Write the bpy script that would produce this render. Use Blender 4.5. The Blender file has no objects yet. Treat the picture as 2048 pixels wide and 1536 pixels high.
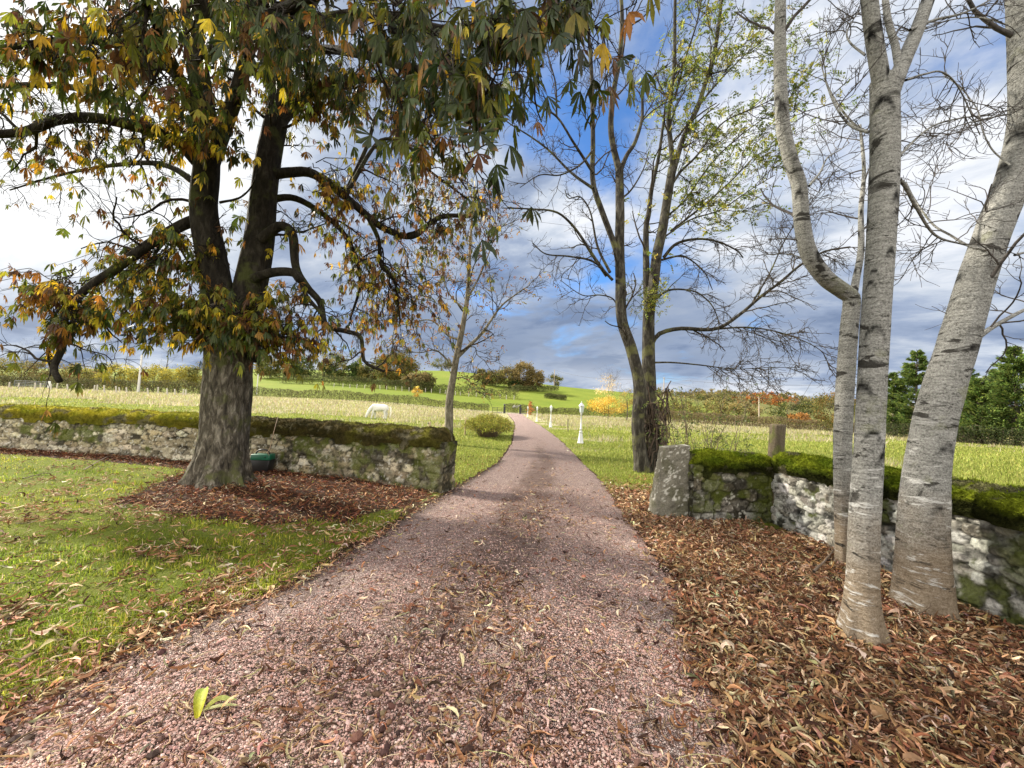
import bpy, math
import numpy as np
from mathutils import Matrix, Vector
R = math.radians
scene = bpy.context.scene
col = scene.collection

# ------------------------------------------------------------------ camera model (photo pixels 2048x1536)
F = 770.0
PITCH, ROLL = R(3.79), R(2.4)
CAM = np.array([0.0, 0.0, 1.6])
_f = np.array([0, math.cos(PITCH), math.sin(PITCH)])
_u = np.array([0, -math.sin(PITCH), math.cos(PITCH)])
_r = np.array([1.0, 0, 0])
RX = _r * math.cos(ROLL) + _u * math.sin(ROLL)
UX = -_r * math.sin(ROLL) + _u * math.cos(ROLL)


def ss(t):
    t = np.clip(t, 0, 1)
    return t * t * (3 - 2 * t)


def hsh(*k):
    h = np.zeros(np.shape(k[0]), dtype=np.uint32)
    for i, a in enumerate(k):
        a = np.asarray(a).astype(np.int64).astype(np.uint32)
        h = (h ^ (a * np.uint32((374761393, 668265263, 2246822519, 3266489917)[i]))) & np.uint32(0xFFFFFFFF)
        h = (h ^ (h >> np.uint32(13))) * np.uint32(1274126177)
    h = h ^ (h >> np.uint32(16))
    return h.astype(np.float64) / 4294967295.0


def vnoise(x, y, z=None, seed=0):
    x = np.asarray(x, float); y = np.asarray(y, float)
    z = np.zeros_like(x) if z is None else np.asarray(z, float)
    xi, yi, zi = np.floor(x), np.floor(y), np.floor(z)
    fx, fy, fz = ss(x - xi), ss(y - yi), ss(z - zi)
    s = np.full(xi.shape, seed)
    def c(a, b, d): return hsh(xi + a, yi + b, zi + d, s)
    x00 = c(0, 0, 0) * (1 - fx) + c(1, 0, 0) * fx
    x10 = c(0, 1, 0) * (1 - fx) + c(1, 1, 0) * fx
    x01 = c(0, 0, 1) * (1 - fx) + c(1, 0, 1) * fx
    x11 = c(0, 1, 1) * (1 - fx) + c(1, 1, 1) * fx
    return (x00 * (1 - fy) + x10 * fy) * (1 - fz) + (x01 * (1 - fy) + x11 * fy) * fz


def fbm(x, y, z=None, o=4, seed=0):
    x = np.asarray(x, float); y = np.asarray(y, float)
    z = np.zeros_like(x) if z is None else np.asarray(z, float)
    t, a, n = 0, 0.5, 0
    for i in range(o):
        t = t + a * vnoise(x * 2 ** i + 17 * i, y * 2 ** i + 9 * i, z * 2 ** i, seed + i)
        n += a; a *= 0.5
    return t / n


# ------------------------------------------------------------------ terrain
HX = [-900, -400, -218, -60, -20, 27, 60, 115, 240, 400, 900]
HZ = [6, 14, 23, 29, 28, 22.5, 20, 17, 9, 6, 4]


def T(x, y):
    x = np.asarray(x, float); y = np.asarray(y, float)
    z = 0.10 * ss((y - 10) / 30) + 0.42 * ss((y - 55) / 45)
    z = z + 1.5 * ss(-x / 45) * ss((y - 15) / 60)
    h = np.interp(x, HX, HZ)
    s = np.clip((y - 106) / 215, 0, 1)
    up = 0.45 * s + 0.55 * ss(s)
    z = z + h * up * (1 - 0.45 * ss((y - 340) / 500))
    z = z + 26 * np.exp(-(((x - 330) / 190) ** 2 + ((y - 560) / 170) ** 2))
    z = z + 1.6 * (fbm(x / 40, y / 40, seed=5) - .5) * ss((y - 110) / 60)
    z = z + 0.10 * (fbm(x / 3.5, y / 3.5, seed=6) - .5) * ss((y - 13) / 10)
    return z


def ray(u, v):
    u = np.asarray(u, float)[..., None]; v = np.asarray(v, float)[..., None]
    return _f + RX * (u - 1024) / F - UX * (v - 768) / F


def P(u, v, d):
    """world point on the sight line of a photo pixel at forward distance d (metres along +Y)"""
    r = ray(u, v)
    return CAM + r * (np.asarray(d, float)[..., None] / r[..., 1:2])


def G(u, v, z=0.0):
    """near ground point (flat) under a photo pixel"""
    r = ray(u, v)
    t = (z - CAM[2]) / r[..., 2]
    return CAM + r * t


def GX(u, d):
    """ground point at forward distance d in the column of pixel u (near the horizon)"""
    x = 0
    for _ in range(4):
        z = float(T(x, d)) - 1.6
        # solve for x with pixel column u
        a = (u - 1024) / F
        fy = d * _f[1] + z * _f[2]
        k = d * RX[1] + z * RX[2]
        x = (a * fy - k) / RX[0]
    return np.array([x, d, float(T(x, d))])


# ------------------------------------------------------------------ objects
def tag(o, label=None, cat=None, group=None, kind=None):
    if label: o['label'] = label
    if cat: o['category'] = cat
    if group: o['group'] = group
    if kind: o['kind'] = kind
    return o


def thing(name, label, cat, loc=(0, 0, 0), group=None, rz=0):
    o = bpy.data.objects.new(name, None)
    col.objects.link(o)
    o.location = [float(a) for a in loc]; o.rotation_euler = (0, 0, rz)
    o.empty_display_size = .2
    return tag(o, label, cat, group)


def copy_tree(o, parent=None):
    c = o.copy(); col.objects.link(c)
    if parent: c.parent = parent
    for ch in list(o.children): copy_tree(ch, c)
    return c


class MB:
    def __init__(s):
        s.v = []; s.f = {3: [], 4: []}; s.c = []; s.n = 0

    def add(s, V, Fc, c=(.5, .5, .5)):
        V = np.asarray(V, float).reshape(-1, 3); Fc = np.asarray(Fc, dtype=np.int64)
        if len(V) == 0: return s
        s.v.append(V)
        s.f[Fc.shape[1]].append(Fc + s.n)
        c = np.asarray(c, float)
        s.c.append(np.broadcast_to(c, V.shape) if c.ndim == 1 else c)
        s.n += len(V)
        return s

    def addf(s, Vs, quads, tris, c=(.5, .5, .5)):
        n0 = s.n
        s.add(Vs, quads, c)
        s.f[3].append(np.asarray(tris, dtype=np.int64) + n0)
        return s

    def box(s, cx, cy, cz, sx, sy, sz, c=(.5, .5, .5), rz=0, bev=0):
        b = min(bev, sx * .4, sy * .4, sz * .4) if bev else 0
        if b:
            lv = [(-sz / 2, b), (-sz / 2 + b, 0), (sz / 2 - b, 0), (sz / 2, b)]
        else:
            lv = [(-sz / 2, 0), (sz / 2, 0)]
        V = []
        for z, ins in lv:
            X, Y = sx / 2 - ins, sy / 2 - ins
            V += [(-X, -Y, z), (X, -Y, z), (X, Y, z), (-X, Y, z)]
        V = np.array(V)
        fs = [(3, 2, 1, 0)]
        L = len(lv)
        for k in range(L - 1):
            for i in range(4):
                j = (i + 1) % 4
                fs.append((k * 4 + i, k * 4 + j, k * 4 + 4 + j, k * 4 + 4 + i))
        t = (L - 1) * 4
        fs.append((t, t + 1, t + 2, t + 3))
        ca, sa = math.cos(rz), math.sin(rz)
        W = V.copy(); W[:, 0] = V[:, 0] * ca - V[:, 1] * sa; W[:, 1] = V[:, 0] * sa + V[:, 1] * ca
        return s.add(W + (cx, cy, cz), fs, c)

    def lathe(s, prof, sides, c=(.5, .5, .5), at=(0, 0, 0), rot=0):
        prof = np.array(prof, float)
        th = np.arange(sides) / sides * 2 * np.pi + rot
        V = np.stack([prof[:, 0:1] * np.cos(th), prof[:, 0:1] * np.sin(th), np.repeat(prof[:, 1:2], sides, 1)], -1).reshape(-1, 3)
        fs = grid_faces(len(prof), sides, wrap=True)
        return s.add(V + np.array(at), fs, c)

    def build(s, name, mat, parent=None, origin=None, smooth=True):
        V = np.concatenate(s.v); C = np.concatenate(s.c)
        if origin is not None: V = V - np.asarray(origin, float)
        me = bpy.data.meshes.new(name)
        f3 = np.concatenate(s.f[3]) if s.f[3] else np.zeros((0, 3), int)
        f4 = np.concatenate(s.f[4]) if s.f[4] else np.zeros((0, 4), int)
        me.vertices.add(len(V)); me.vertices.foreach_set('co', V.astype(np.float32).ravel())
        nl = f3.size + f4.size; npoly = len(f3) + len(f4)
        me.loops.add(nl); me.loops.foreach_set('vertex_index', np.concatenate([f3.ravel(), f4.ravel()]).astype(np.int32))
        me.polygons.add(npoly)
        st = np.concatenate([np.arange(len(f3)) * 3, f3.size + np.arange(len(f4)) * 4]).astype(np.int32)
        me.polygons.foreach_set('loop_start', st)
        me.update(calc_edges=True)
        me.polygons.foreach_set('use_smooth', np.full(npoly, bool(smooth)))
        a = me.color_attributes.new('Col', 'FLOAT_COLOR', 'POINT')
        a.data.foreach_set('color', np.concatenate([C, np.ones((len(C), 1))], 1).astype(np.float32).ravel())
        me.validate(clean_customdata=False)
        me.materials.append(mat)
        o = bpy.data.objects.new(name, me)
        col.objects.link(o)
        if parent is not None: o.parent = parent
        elif origin is not None: o.location = [float(q) for q in origin]
        return o


def grid_faces(n, m, wrap=False):
    i = np.arange(n - 1)[:, None]; mm = m if wrap else m - 1
    j = np.arange(mm)[None, :]; k = (j + 1) % m
    return np.stack([i * m + j + 0 * k, i * m + k, (i + 1) * m + k, (i + 1) * m + j + 0 * k], -1).reshape(-1, 4)


def nrm(a):
    return a / np.maximum(np.linalg.norm(a, axis=-1, keepdims=True), 1e-9)


def tubes(mb, Pt, Rd, sides, c=(.5, .5, .5), cap=False):
    """batch of tubes: Pt (m,n,3), Rd (m,n)"""
    Pt = np.asarray(Pt, float); Rd = np.asarray(Rd, float)
    if Pt.ndim == 2: Pt = Pt[None]; Rd = Rd[None]
    m, n, _ = Pt.shape
    if m == 0: return
    t = np.gradient(Pt, axis=1); t = nrm(t)
    ov = nrm(Pt[:, -1] - Pt[:, 0])
    ref = np.where(np.abs(ov[:, 2:3]) < .7, np.array([[0, 0, 1.]]), np.array([[1., 0.3, 0]]))[:, None, :]
    a = nrm(np.cross(t, np.broadcast_to(ref, t.shape))); b = np.cross(t, a)
    th = np.arange(sides) / sides * 2 * np.pi
    V = Pt[:, :, None, :] + Rd[:, :, None, None] * (a[:, :, None, :] * np.cos(th)[:, None] + b[:, :, None, :] * np.sin(th)[:, None])
    fs = grid_faces(n, sides, True)
    Fa = (fs[None] + (np.arange(m) * n * sides)[:, None, None]).reshape(-1, 4)
    cc = np.asarray(c, float)
    if cc.ndim == 2: cc = np.repeat(cc, n * sides, 0)
    mb.add(V.reshape(-1, 3), Fa, cc)


def spline(pts, n):
    """Catmull-Rom through pts (k,d) resampled to n by arc length"""
    p = np.asarray(pts, float)
    if len(p) == 2:
        t = np.linspace(0, 1, n)[:, None]; return p[0] * (1 - t) + p[1] * t
    q = np.concatenate([[2 * p[0] - p[1]], p, [2 * p[-1] - p[-2]]])
    out = []
    for i in range(1, len(q) - 2):
        t = np.linspace(0, 1, 12, endpoint=False)[:, None]
        a, b, c_, d = q[i - 1], q[i], q[i + 1], q[i + 2]
        out.append(.5 * (2 * b + (c_ - a) * t + (2 * a - 5 * b + 4 * c_ - d) * t ** 2 + (3 * b - a - 3 * c_ + d) * t ** 3))
    out = np.concatenate(out + [p[-1:]])
    s = np.concatenate([[0], np.cumsum(np.linalg.norm(np.diff(out[:, :3], axis=0), axis=1))])
    si = np.linspace(0, s[-1], n)
    return np.stack([np.interp(si, s, out[:, k]) for k in range(out.shape[1])], 1)


def kids(rng, Pt, Rd, c, t0, t1, ang, length, rf, n=6, wig=.2, bias=(0, 0, 0), rmin=.002, absL=None, rend=.35):
    """c children per branch of the batch"""
    m, n0, _ = Pt.shape
    idx = np.repeat(np.arange(m), c); k = len(idx)
    t = rng.uniform(t0, t1, k) * (n0 - 1.001)
    i = t.astype(int); fr = (t - i)[:, None]
    st = Pt[idx, i] * (1 - fr) + Pt[idx, i + 1] * fr
    tg = nrm(Pt[idx, i + 1] - Pt[idx, i])
    rd = Rd[idx, i] * (1 - fr[:, 0]) + Rd[idx, i + 1] * fr[:, 0]
    L0 = np.linalg.norm(np.diff(Pt, axis=1), axis=2).sum(1)[idx]
    pr = nrm(np.cross(tg, rng.normal(size=(k, 3))))
    an = R(1) * rng.uniform(ang[0], ang[1], k)[:, None]
    d = tg * np.cos(an) + pr * np.sin(an)
    if absL is None:
        L = L0 * rng.uniform(length[0], length[1], k) * (1.15 - .6 * t / n0)
    else:
        L = rng.uniform(absL[0], absL[1], k)
    r0 = np.maximum(np.minimum(rd * rf, L * .021 + .002), rmin)
    pts = [st]; b = np.array(bias, float)
    for s in range(n - 1):
        d = nrm(d + wig * rng.normal(size=(k, 3)) + b)
        pts.append(pts[-1] + d * (L / (n - 1))[:, None])
    Pn = np.stack(pts, 1)
    Rn = np.maximum(r0[:, None] * np.linspace(1, rend, n)[None], rmin * .6)
    return Pn, Rn


# ------------------------------------------------------------------ material nodes
class NT:
    def __init__(s, name, world=False):
        if world:
            s.nt = name.node_tree
        else:
            s.m = bpy.data.materials.new(name); s.m.use_nodes = True; s.nt = s.m.node_tree
        s.nt.nodes.clear()

    def n(s, t, props=None, **inp):
        nd = s.nt.nodes.new('ShaderNode' + t)
        for k, v in (props or {}).items(): setattr(nd, k, v)
        for k, v in inp.items():
            key = k.replace('_', ' ')
            if k[0] == 'i' and k[1:].isdigit(): sk = nd.inputs[int(k[1:])]
            else: sk = nd.inputs[key]
            if isinstance(v, bpy.types.NodeSocket): s.nt.links.new(v, sk)
            elif isinstance(v, bpy.types.Node): s.nt.links.new(v.outputs[0], sk)
            else:
                if sk.type == 'RGBA' and len(v) == 3: v = (*v, 1)
                sk.default_value = v
        return nd

    def math(s, op, a, b=0.0, clamp=False):
        return s.n('Math', dict(operation=op, use_clamp=clamp), i0=a, i1=b).outputs[0]

    def mix(s, f, a, b, mode='MIX'):
        nd = s.nt.nodes.new('ShaderNodeMix'); nd.data_type = 'RGBA'; nd.blend_type = mode
        for sk, v in ((nd.inputs[0], f), (nd.inputs[6], a), (nd.inputs[7], b)):
            if isinstance(v, bpy.types.NodeSocket): s.nt.links.new(v, sk)
            elif isinstance(v, bpy.types.Node): s.nt.links.new(v.outputs[0], sk)
            else:
                if sk.type == 'RGBA' and len(v) == 3: v = (*v, 1)
                sk.default_value = v
        return nd.outputs[2]

    def ramp(s, f, stops):
        nd = s.n('ValToRGB', Fac=f); e = nd.color_ramp.elements
        while len(e) < len(stops): e.new(.5)
        for q, (p, c_) in zip(e, stops):
            q.position = p; q.color = (*c_, 1) if len(c_) == 3 else c_
        return nd.outputs[0]

    def step(s, f, a, b):
        return s.n('MapRange', dict(interpolation_type='SMOOTHSTEP'), Value=f, From_Min=a, From_Max=b).outputs[0]

    def noise(s, sc, vec=None, det=4, rough=.55, dist=0.0):
        k = dict(Scale=sc, Detail=det, Roughness=rough, Distortion=dist)
        if vec is not None: k['Vector'] = vec
        return s.n('TexNoise', **k).outputs[0]

    def obj(s): return s.n('TexCoord').outputs['Object']

    def scale(s, vec, xyz):
        return s.n('Mapping', Vector=vec, Scale=xyz).outputs[0]

    def attr(s, name='Col'):
        return s.n('Attribute', dict(attribute_name=name)).outputs['Color']

    def bump(s, h, dist=.01, st=1.0, normal=None):
        k = dict(Height=h, Distance=dist, Strength=st)
        if normal is not None: k['Normal'] = normal
        return s.n('Bump', **k).outputs[0]

    def out(s, sh):
        o = s.nt.nodes.new('ShaderNodeOutputMaterial')
        s.nt.links.new(sh.outputs[0] if isinstance(sh, bpy.types.Node) else sh, o.inputs[0])
        return s.m

    def pbr(s, c, rough=.8, normal=None, spec=.3, **k):
        kw = dict(Base_Color=c, Roughness=rough, Specular_IOR_Level=spec, **k)
        if normal is not None: kw['Normal'] = normal
        return s.n('BsdfPrincipled', **kw)


def leaf_mat(name, tr=.35, rough=.55, spec=.25, vein=True):
    t = NT(name); c = t.attr()
    nz = t.noise(22, t.obj(), 3)
    c2 = t.mix(1.0, c, t.ramp(nz, [(.3, (.72, .72, .72)), (.7, (1.2, 1.2, 1.2))]), 'MULTIPLY')
    p = t.pbr(c2, rough, spec=spec)
    tl = t.n('BsdfTranslucent', Color=c2)
    return t.out(t.n('MixShader', Fac=tr, i1=p, i2=tl))


def bark_mat(name, base, dark, light, sc=8, stretch=(1, 1, .25), moss=None, bump=.02):
    t = NT(name); o = t.obj(); v = t.scale(o, stretch)
    a = t.noise(sc, v, 6, .65, .6); b = t.noise(sc * 4, v, 5, .6)
    c = t.ramp(a, [(.28, dark), (.5, base), (.75, light)])
    c = t.mix(.5, c, t.ramp(b, [(.3, dark), (.7, light)]), 'OVERLAY')
    if moss is not None:
        g = t.noise(2.2, o, 4, .6)
        c = t.mix(t.step(g, .52, .66), c, moss)
    h = t.math('ADD', a, t.math('MULTIPLY', b, .5))
    return t.out(t.pbr(c, .9, t.bump(h, bump, 1.0), spec=.15))


def plain_mat(name, c, rough=.6, spec=.4, nz=.25, sc=12, bump=.002, **k):
    t = NT(name); n_ = t.noise(sc, t.obj(), 5, .6)
    c2 = t.mix(1.0, (*c, 1), t.ramp(n_, [(.3, (1 - nz,) * 3), (.7, (1 + nz,) * 3)]), 'MULTIPLY')
    return t.out(t.pbr(c2, rough, t.bump(n_, bump), spec=spec, **k))


def attr_mat(name, rough=.8, sc=30, amt=.35, bump=.006, spec=.2):
    t = NT(name); c = t.attr(); n_ = t.noise(sc, t.obj(), 6, .65)
    c2 = t.mix(1.0, c, t.ramp(n_, [(.28, (1 - amt,) * 3), (.72, (1 + amt,) * 3)]), 'MULTIPLY')
    return t.out(t.pbr(c2, rough, t.bump(n_, bump), spec=spec))


def pal(rng, n, cols, wts=None, jit=.18, hj=.4):
    cols = np.array(cols, float)
    w = None if wts is None else np.array(wts, float) / np.sum(wts)
    c = cols[rng.choice(len(cols), n, p=w)]
    return np.clip(c * (1 + rng.normal(0, jit, (n, 1))) * (1 + rng.normal(0, jit * hj, (n, 3))), 0.003, .95)
SKYX, SKYY, EXPO = 0.6, 0.2, 1.5
# ------------------------------------------------------------------ camera, sun, sky
cd = bpy.data.cameras.new('camera'); cam = bpy.data.objects.new('camera', cd); col.objects.link(cam)
cd.sensor_width = 36; cd.lens = 36 * F / 2048; cd.clip_end = 9000; cd.clip_start = .05
Mx = Matrix(((RX[0], UX[0], -_f[0], CAM[0]), (RX[1], UX[1], -_f[1], CAM[1]), (RX[2], UX[2], -_f[2], CAM[2]), (0, 0, 0, 1)))
cam.matrix_world = Mx
scene.camera = cam

SUN_AZ, SUN_EL = R(-62), R(33)      # azimuth from +Y (negative = left), elevation
sd = np.array([math.sin(SUN_AZ) * math.cos(SUN_EL), math.cos(SUN_AZ) * math.cos(SUN_EL), math.sin(SUN_EL)])
sl = bpy.data.lights.new('sun', 'SUN'); sl.energy = 4.4; sl.angle = R(3.0); sl.color = (1, .92, .78)
so = bpy.data.objects.new('sun', sl); col.objects.link(so)
so.rotation_euler = Vector(sd).to_track_quat('Z', 'Y').to_euler(); so.location = (-30, 20, 40)

w = bpy.data.worlds.new('World'); scene.world = w; w.use_nodes = True
t = NT(w, True)
sky = t.n('TexSky', dict(sky_type='NISHITA', sun_disc=False, sun_elevation=SUN_EL, sun_rotation=SUN_AZ, altitude=100, air_density=1.0, dust_density=.6, ozone_density=2.0))
d = t.n('TexCoord').outputs['Generated']
sep = t.n('SeparateXYZ', Vector=d)
zz = t.math('ADD', t.math('MAXIMUM', sep.outputs[2], 0.0), .22)
px = t.math('DIVIDE', sep.outputs[0], zz); py = t.math('DIVIDE', sep.outputs[1], zz)
pv = t.n('CombineXYZ', X=px, Y=py, Z=0.35).outputs[0]
pv2 = t.n('Mapping', Vector=pv, Location=(SKYX, SKYY, 0), Rotation=(0, 0, .5)).outputs[0]
n1 = t.noise(1.15, pv2, 8, .56, .25)
n2 = t.noise(2.6, t.scale(pv2, (.8, 1.3, 1)), 7, .6, .2)
n3 = t.noise(.9, t.n('Mapping', Vector=pv, Location=(5.2, 1.7, 3)).outputs[0], 5, .5)
# more cloud low down and to the left, where the sun stands behind it
sdot = t.n('VectorMath', dict(operation='DOT_PRODUCT'), i0=d, i1=tuple(sd)).outputs['Value']
glow = t.step(sdot, .80, 1.0)
cov = t.math('ADD', n1, t.math('MULTIPLY', glow, .22))
cov = t.math('ADD', cov, t.math('MULTIPLY', t.step(sep.outputs[2], .55, .05), .10))
# a clear gap in the cloud, high over the end of the drive
gd = np.array(P(1190, 150, 10)) - CAM; gd = gd / np.linalg.norm(gd)
gdot = t.n('VectorMath', dict(operation='DOT_PRODUCT'), i0=d, i1=tuple(gd)).outputs['Value']
cov = t.math('SUBTRACT', cov, t.math('MULTIPLY', t.step(gdot, .955, 1.0), .21))
mask = t.step(cov, .37, .53)
shade = t.math('ADD', t.math('MULTIPLY', n2, .8), t.math('MULTIPLY', n3, .7))
cl = t.ramp(shade, [(.58, (.80, 1.06, 1.62)), (.70, (1.40, 1.70, 2.30)), (.79, (2.30, 2.55, 2.95)), (.89, (3.45, 3.55, 3.75))])
g2 = t.math('MULTIPLY', glow, glow)
cl = t.mix(g2, cl, (4.6, 4.6, 4.55, 1))
# dark rain cloud bank low over the hill ahead
bank = t.math('MULTIPLY', t.step(sep.outputs[2], .42, .14), t.step(sep.outputs[2], .02, .15))
bd = nrm(np.array(P(1060, 690, 10)) - CAM)
bdot = t.n('VectorMath', dict(operation='DOT_PRODUCT'), i0=d, i1=tuple(bd)).outputs['Value']
bank = t.math('MULTIPLY', bank, t.step(bdot, .62, .97))
cl = t.mix(t.math('MULTIPLY', bank, t.step(n2, .33, .60)), cl, (.98, 1.24, 1.76, 1))
blue = t.mix(1.0, sky.outputs[0], (.36, .58, .82, 1), 'MULTIPLY')
# unseen sky behind and above the viewer, brightened as added fill light
back = t.step(t.math('SUBTRACT', t.math('MULTIPLY', sep.outputs[2], .55), sep.outputs[1]), .02, .75)
cl = t.mix(back, cl, (10.0, 9.5, 8.8, 1))
mask = t.math('MAXIMUM', mask, t.math('MULTIPLY', back, .8))
skyc = t.mix(mask, blue, cl)
bg = t.n('Background', Color=skyc, Strength=.10)
o_ = t.nt.nodes.new('ShaderNodeOutputWorld'); t.nt.links.new(bg.outputs[0], o_.inputs[0])

scene.view_settings.view_transform = 'Standard'; scene.view_settings.look = 'None'
scene.view_settings.gamma = 1; scene.view_settings.exposure = EXPO
cy = scene.cycles
cy.max_bounces = 6; cy.diffuse_bounces = 3; cy.glossy_bounces = 2; cy.transmission_bounces = 3; cy.transparent_max_bounces = 6
cy.use_denoising = True
try: cy.denoiser = 'OPENIMAGEDENOISE'; cy.denoising_input_passes = 'RGB_ALBEDO_NORMAL'; cy.denoising_prefilter = 'ACCURATE'
except Exception: pass
cy.sample_clamp_indirect = 4.0; cy.caustics_reflective = False; cy.caustics_refractive = False

# ------------------------------------------------------------------ drive outline and ground masks
LP = np.array([G(-260, 1560), G(0, 1440), G(180, 1350), G(350, 1265), G(600, 1168), G(830, 1025), G(900, 985), G(1000, 925)])
RP = np.array([G(1520, 1620), G(1480, 1536), G(1400, 1300), G(1330, 1150), G(1265, 1050), G(1200, 960)])
LX = [(-3, -3.6)] + [(p[1], p[0]) for p in LP] + [(GX(1024, 18)[1], GX(1024, 18)[0])]
for u, d_ in ((1028, 26), (1031, 36), (1029, 48), (1023, 65), (1017, 84), (1015, 100)):
    LX.append((d_, GX(u, d_)[0]))
RXs = [(-3, .5)] + [(p[1], p[0]) for p in RP]
for u, d_ in ((1131, 18.4), (1100, 28), (1078, 41), (1060, 60), (1048, 82), (1043, 100)):
    RXs.append((d_, GX(u, d_)[0]))
LX = np.array(sorted(LX)); RXs = np.array(sorted(RXs))
def xl(y): return np.interp(y, LX[:, 0], LX[:, 1])
def xr(y): return np.interp(y, RXs[:, 0], RXs[:, 1])

# wall base lines (front faces)
WL = np.array([G(883, 986), G(700, 957), G(520, 938), G(390, 924), G(239, 911), G(0, 897)])[:, :2]
wd = (WL[-1] - WL[-2]); wd /= np.linalg.norm(wd)
WL = np.concatenate([WL, [WL[-1] + wd * 9]])
PB0, PB1 = G(1303, 1031)[:2], G(1386, 1046)[:2]
WA = np.array([PB1 + (.02, .02), G(1545, 1046)[:2]])
WB = np.array([G(1545, 1046), G(1680, 1109), G(1932, 1217)])[:, :2]
WB = np.concatenate([WB, [[4.02, 2.5], [4.0, .6], [3.9, -2.5]]])

def seg_dist(x, y, poly):
    dmin = np.full(np.shape(x), 1e9)
    for a, b in zip(poly[:-1], poly[1:]):
        ab = b - a; t_ = np.clip(((x - a[0]) * ab[0] + (y - a[1]) * ab[1]) / (ab @ ab), 0, 1)
        dmin = np.minimum(dmin, np.hypot(x - a[0] - t_ * ab[0], y - a[1] - t_ * ab[1]))
    return dmin

CH = G(437, 966)                # chestnut base
def wall_y(x): return np.interp(x, WL[::-1, 0], WL[::-1, 1])

LIT = np.array([G(215, 1000), G(330, 955), G(430, 935), G(560, 945), G(700, 962), G(880, 992), G(835, 1012), G(700, 1048), G(560, 1052), G(420, 1048), G(300, 1030)])[:, :2]
def in_poly(x, y, poly):
    ins = np.zeros(np.shape(x), bool)
    for a, b in zip(poly, np.roll(poly, -1, 0)):
        c_ = ((a[1] > y) != (b[1] > y)) & (x < (b[0] - a[0]) * (y - a[1]) / (b[1] - a[1] + 1e-12) + a[0])
        ins ^= c_
    return ins
def chest_zone(x, y):
    dd = seg_dist(x, y, np.concatenate([LIT, LIT[:1]]))
    sd_ = np.where(in_poly(x, y, LIT), dd, -dd) + .9 * (fbm(x * 1.6, y * 1.6, seed=31) - .5)
    return ss((sd_ + .15) / .5)
def right_zone(x, y):
    e = x - xr(y) + .12 + .4 * (fbm(x * 1.4, y * 1.4, seed=33) - .5)
    gate = ss((8.8 - y) / 1.6 + .9 * (fbm(x, y, seed=3) - .5)) * np.where(y > 5.6, ss((4.1 - x) / .8), 1)
    return ss(e / .35) * gate
def strip_zone(x, y):
    dw = wall_y(x) - y + .25 * (fbm(x * 1.5, y * 1.5, seed=35) - .5)
    return ss((1.0 - dw) / .4) * (dw > -.2) * (x < -1.4) * (x > -22)
def edge_zone(x, y):
    e = xl(y) - x + .35 * (fbm(x * 1.7, y * 1.7, seed=36) - .5)
    return ss((.30 - np.abs(e)) / .25) * (y < 9)
def dry_zone(x, y):
    n_ = fbm(x / 5, y / 2.2, seed=41)
    s = ss((y - 24) / 40) * 1.25 * np.where(x < xl(y), 1, .9)
    return ss((s * .55 + n_ - .66) / .26) * (y < 110)

# ------------------------------------------------------------------ ground sheet
def geo(a, b, k, s0):
    # k steps growing from s0, reaching from a to b
    st = np.geomspace(1, 60, k); st = np.cumsum(st); return a + (b - a) * st / st[-1]
xs = np.concatenate([-geo(14, 2600, 85, 1)[::-1], np.arange(-14, 9.01, .14), geo(9, 2600, 85, 1)])
ys = np.concatenate([-geo(3, 300, 14, 1)[::-1], np.arange(-3, 14.01, .14), np.arange(14.4, 110, .9), geo(110, 4200, 110, 1)])
XX, YY = np.meshgrid(xs, ys)
ZZ = T(XX, YY)
grd = MB()
lz = np.maximum.reduce([chest_zone(XX, YY), right_zone(XX, YY), strip_zone(XX, YY), edge_zone(XX, YY) * .8, ((XX > xl(YY) - .1) & (XX < xr(YY) + .75 * (YY < 7)) & (YY < 100)) * 1.0])
dz = dry_zone(XX, YY)
hz = ss((YY - 118) / 20)
Cg = np.stack([lz, dz, hz], -1).reshape(-1, 3)
grd.add(np.stack([XX, YY, ZZ], -1), grid_faces(len(ys), len(xs)), Cg)
t = NT('field_grass'); o = t.obj(); m = t.n('SeparateColor', Color=t.attr())
na = t.noise(.35, o, 6, .6); nb = t.noise(6, o, 5, .65); nc = t.noise(60, o, 4, .7); nd_ = t.noise(.9, t.scale(o, (1, .4, 1)), 5, .6)
gr = t.ramp(na, [(.3, (.10, .135, .016)), (.55, (.155, .19, .022)), (.75, (.21, .22, .035))])
gr = t.mix(t.step(nb, .45, .75), gr, (.19, .18, .055, 1))
dry = t.ramp(nd_, [(.3, (.25, .26, .07)), (.55, (.37, .34, .22)), (.8, (.27, .29, .08))])
soil = t.ramp(nb, [(.3, (.028, .016, .011)), (.6, (.06, .035, .022)), (.8, (.11, .065, .035))])
hill = t.ramp(t.noise(.06, o, 5, .6), [(.3, (.11, .155, .018)), (.6, (.15, .185, .025)), (.8, (.20, .20, .045))])
c = t.mix(m.outputs[1], gr, dry)
rx = t.n('SeparateXYZ', Vector=o)
hill = t.mix(t.math('MULTIPLY', t.step(rx.outputs[0], 60.0, 130.0), .85), hill, t.ramp(t.noise(.03, o, 5, .6), [(.3, (.09, .085, .035)), (.6, (.13, .125, .05)), (.8, (.17, .13, .06))]))
c = t.mix(m.outputs[2], c, hill)
c = t.mix(t.step(t.math('ADD', m.outputs[0], t.math('MULTIPLY', t.math('SUBTRACT', nb, .5), .6)), .35, .65), c, soil)
c = t.mix(1.0, c, t.ramp(nc, [(.25, (.55, .55, .55)), (.7, (1.25, 1.25, 1.25))]), 'MULTIPLY')
gm = t.out(t.pbr(c, .95, t.bump(t.math('ADD', nc, nb), .05), spec=.08))
tag(grd.build('ground', gm), kind='structure')

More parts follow.
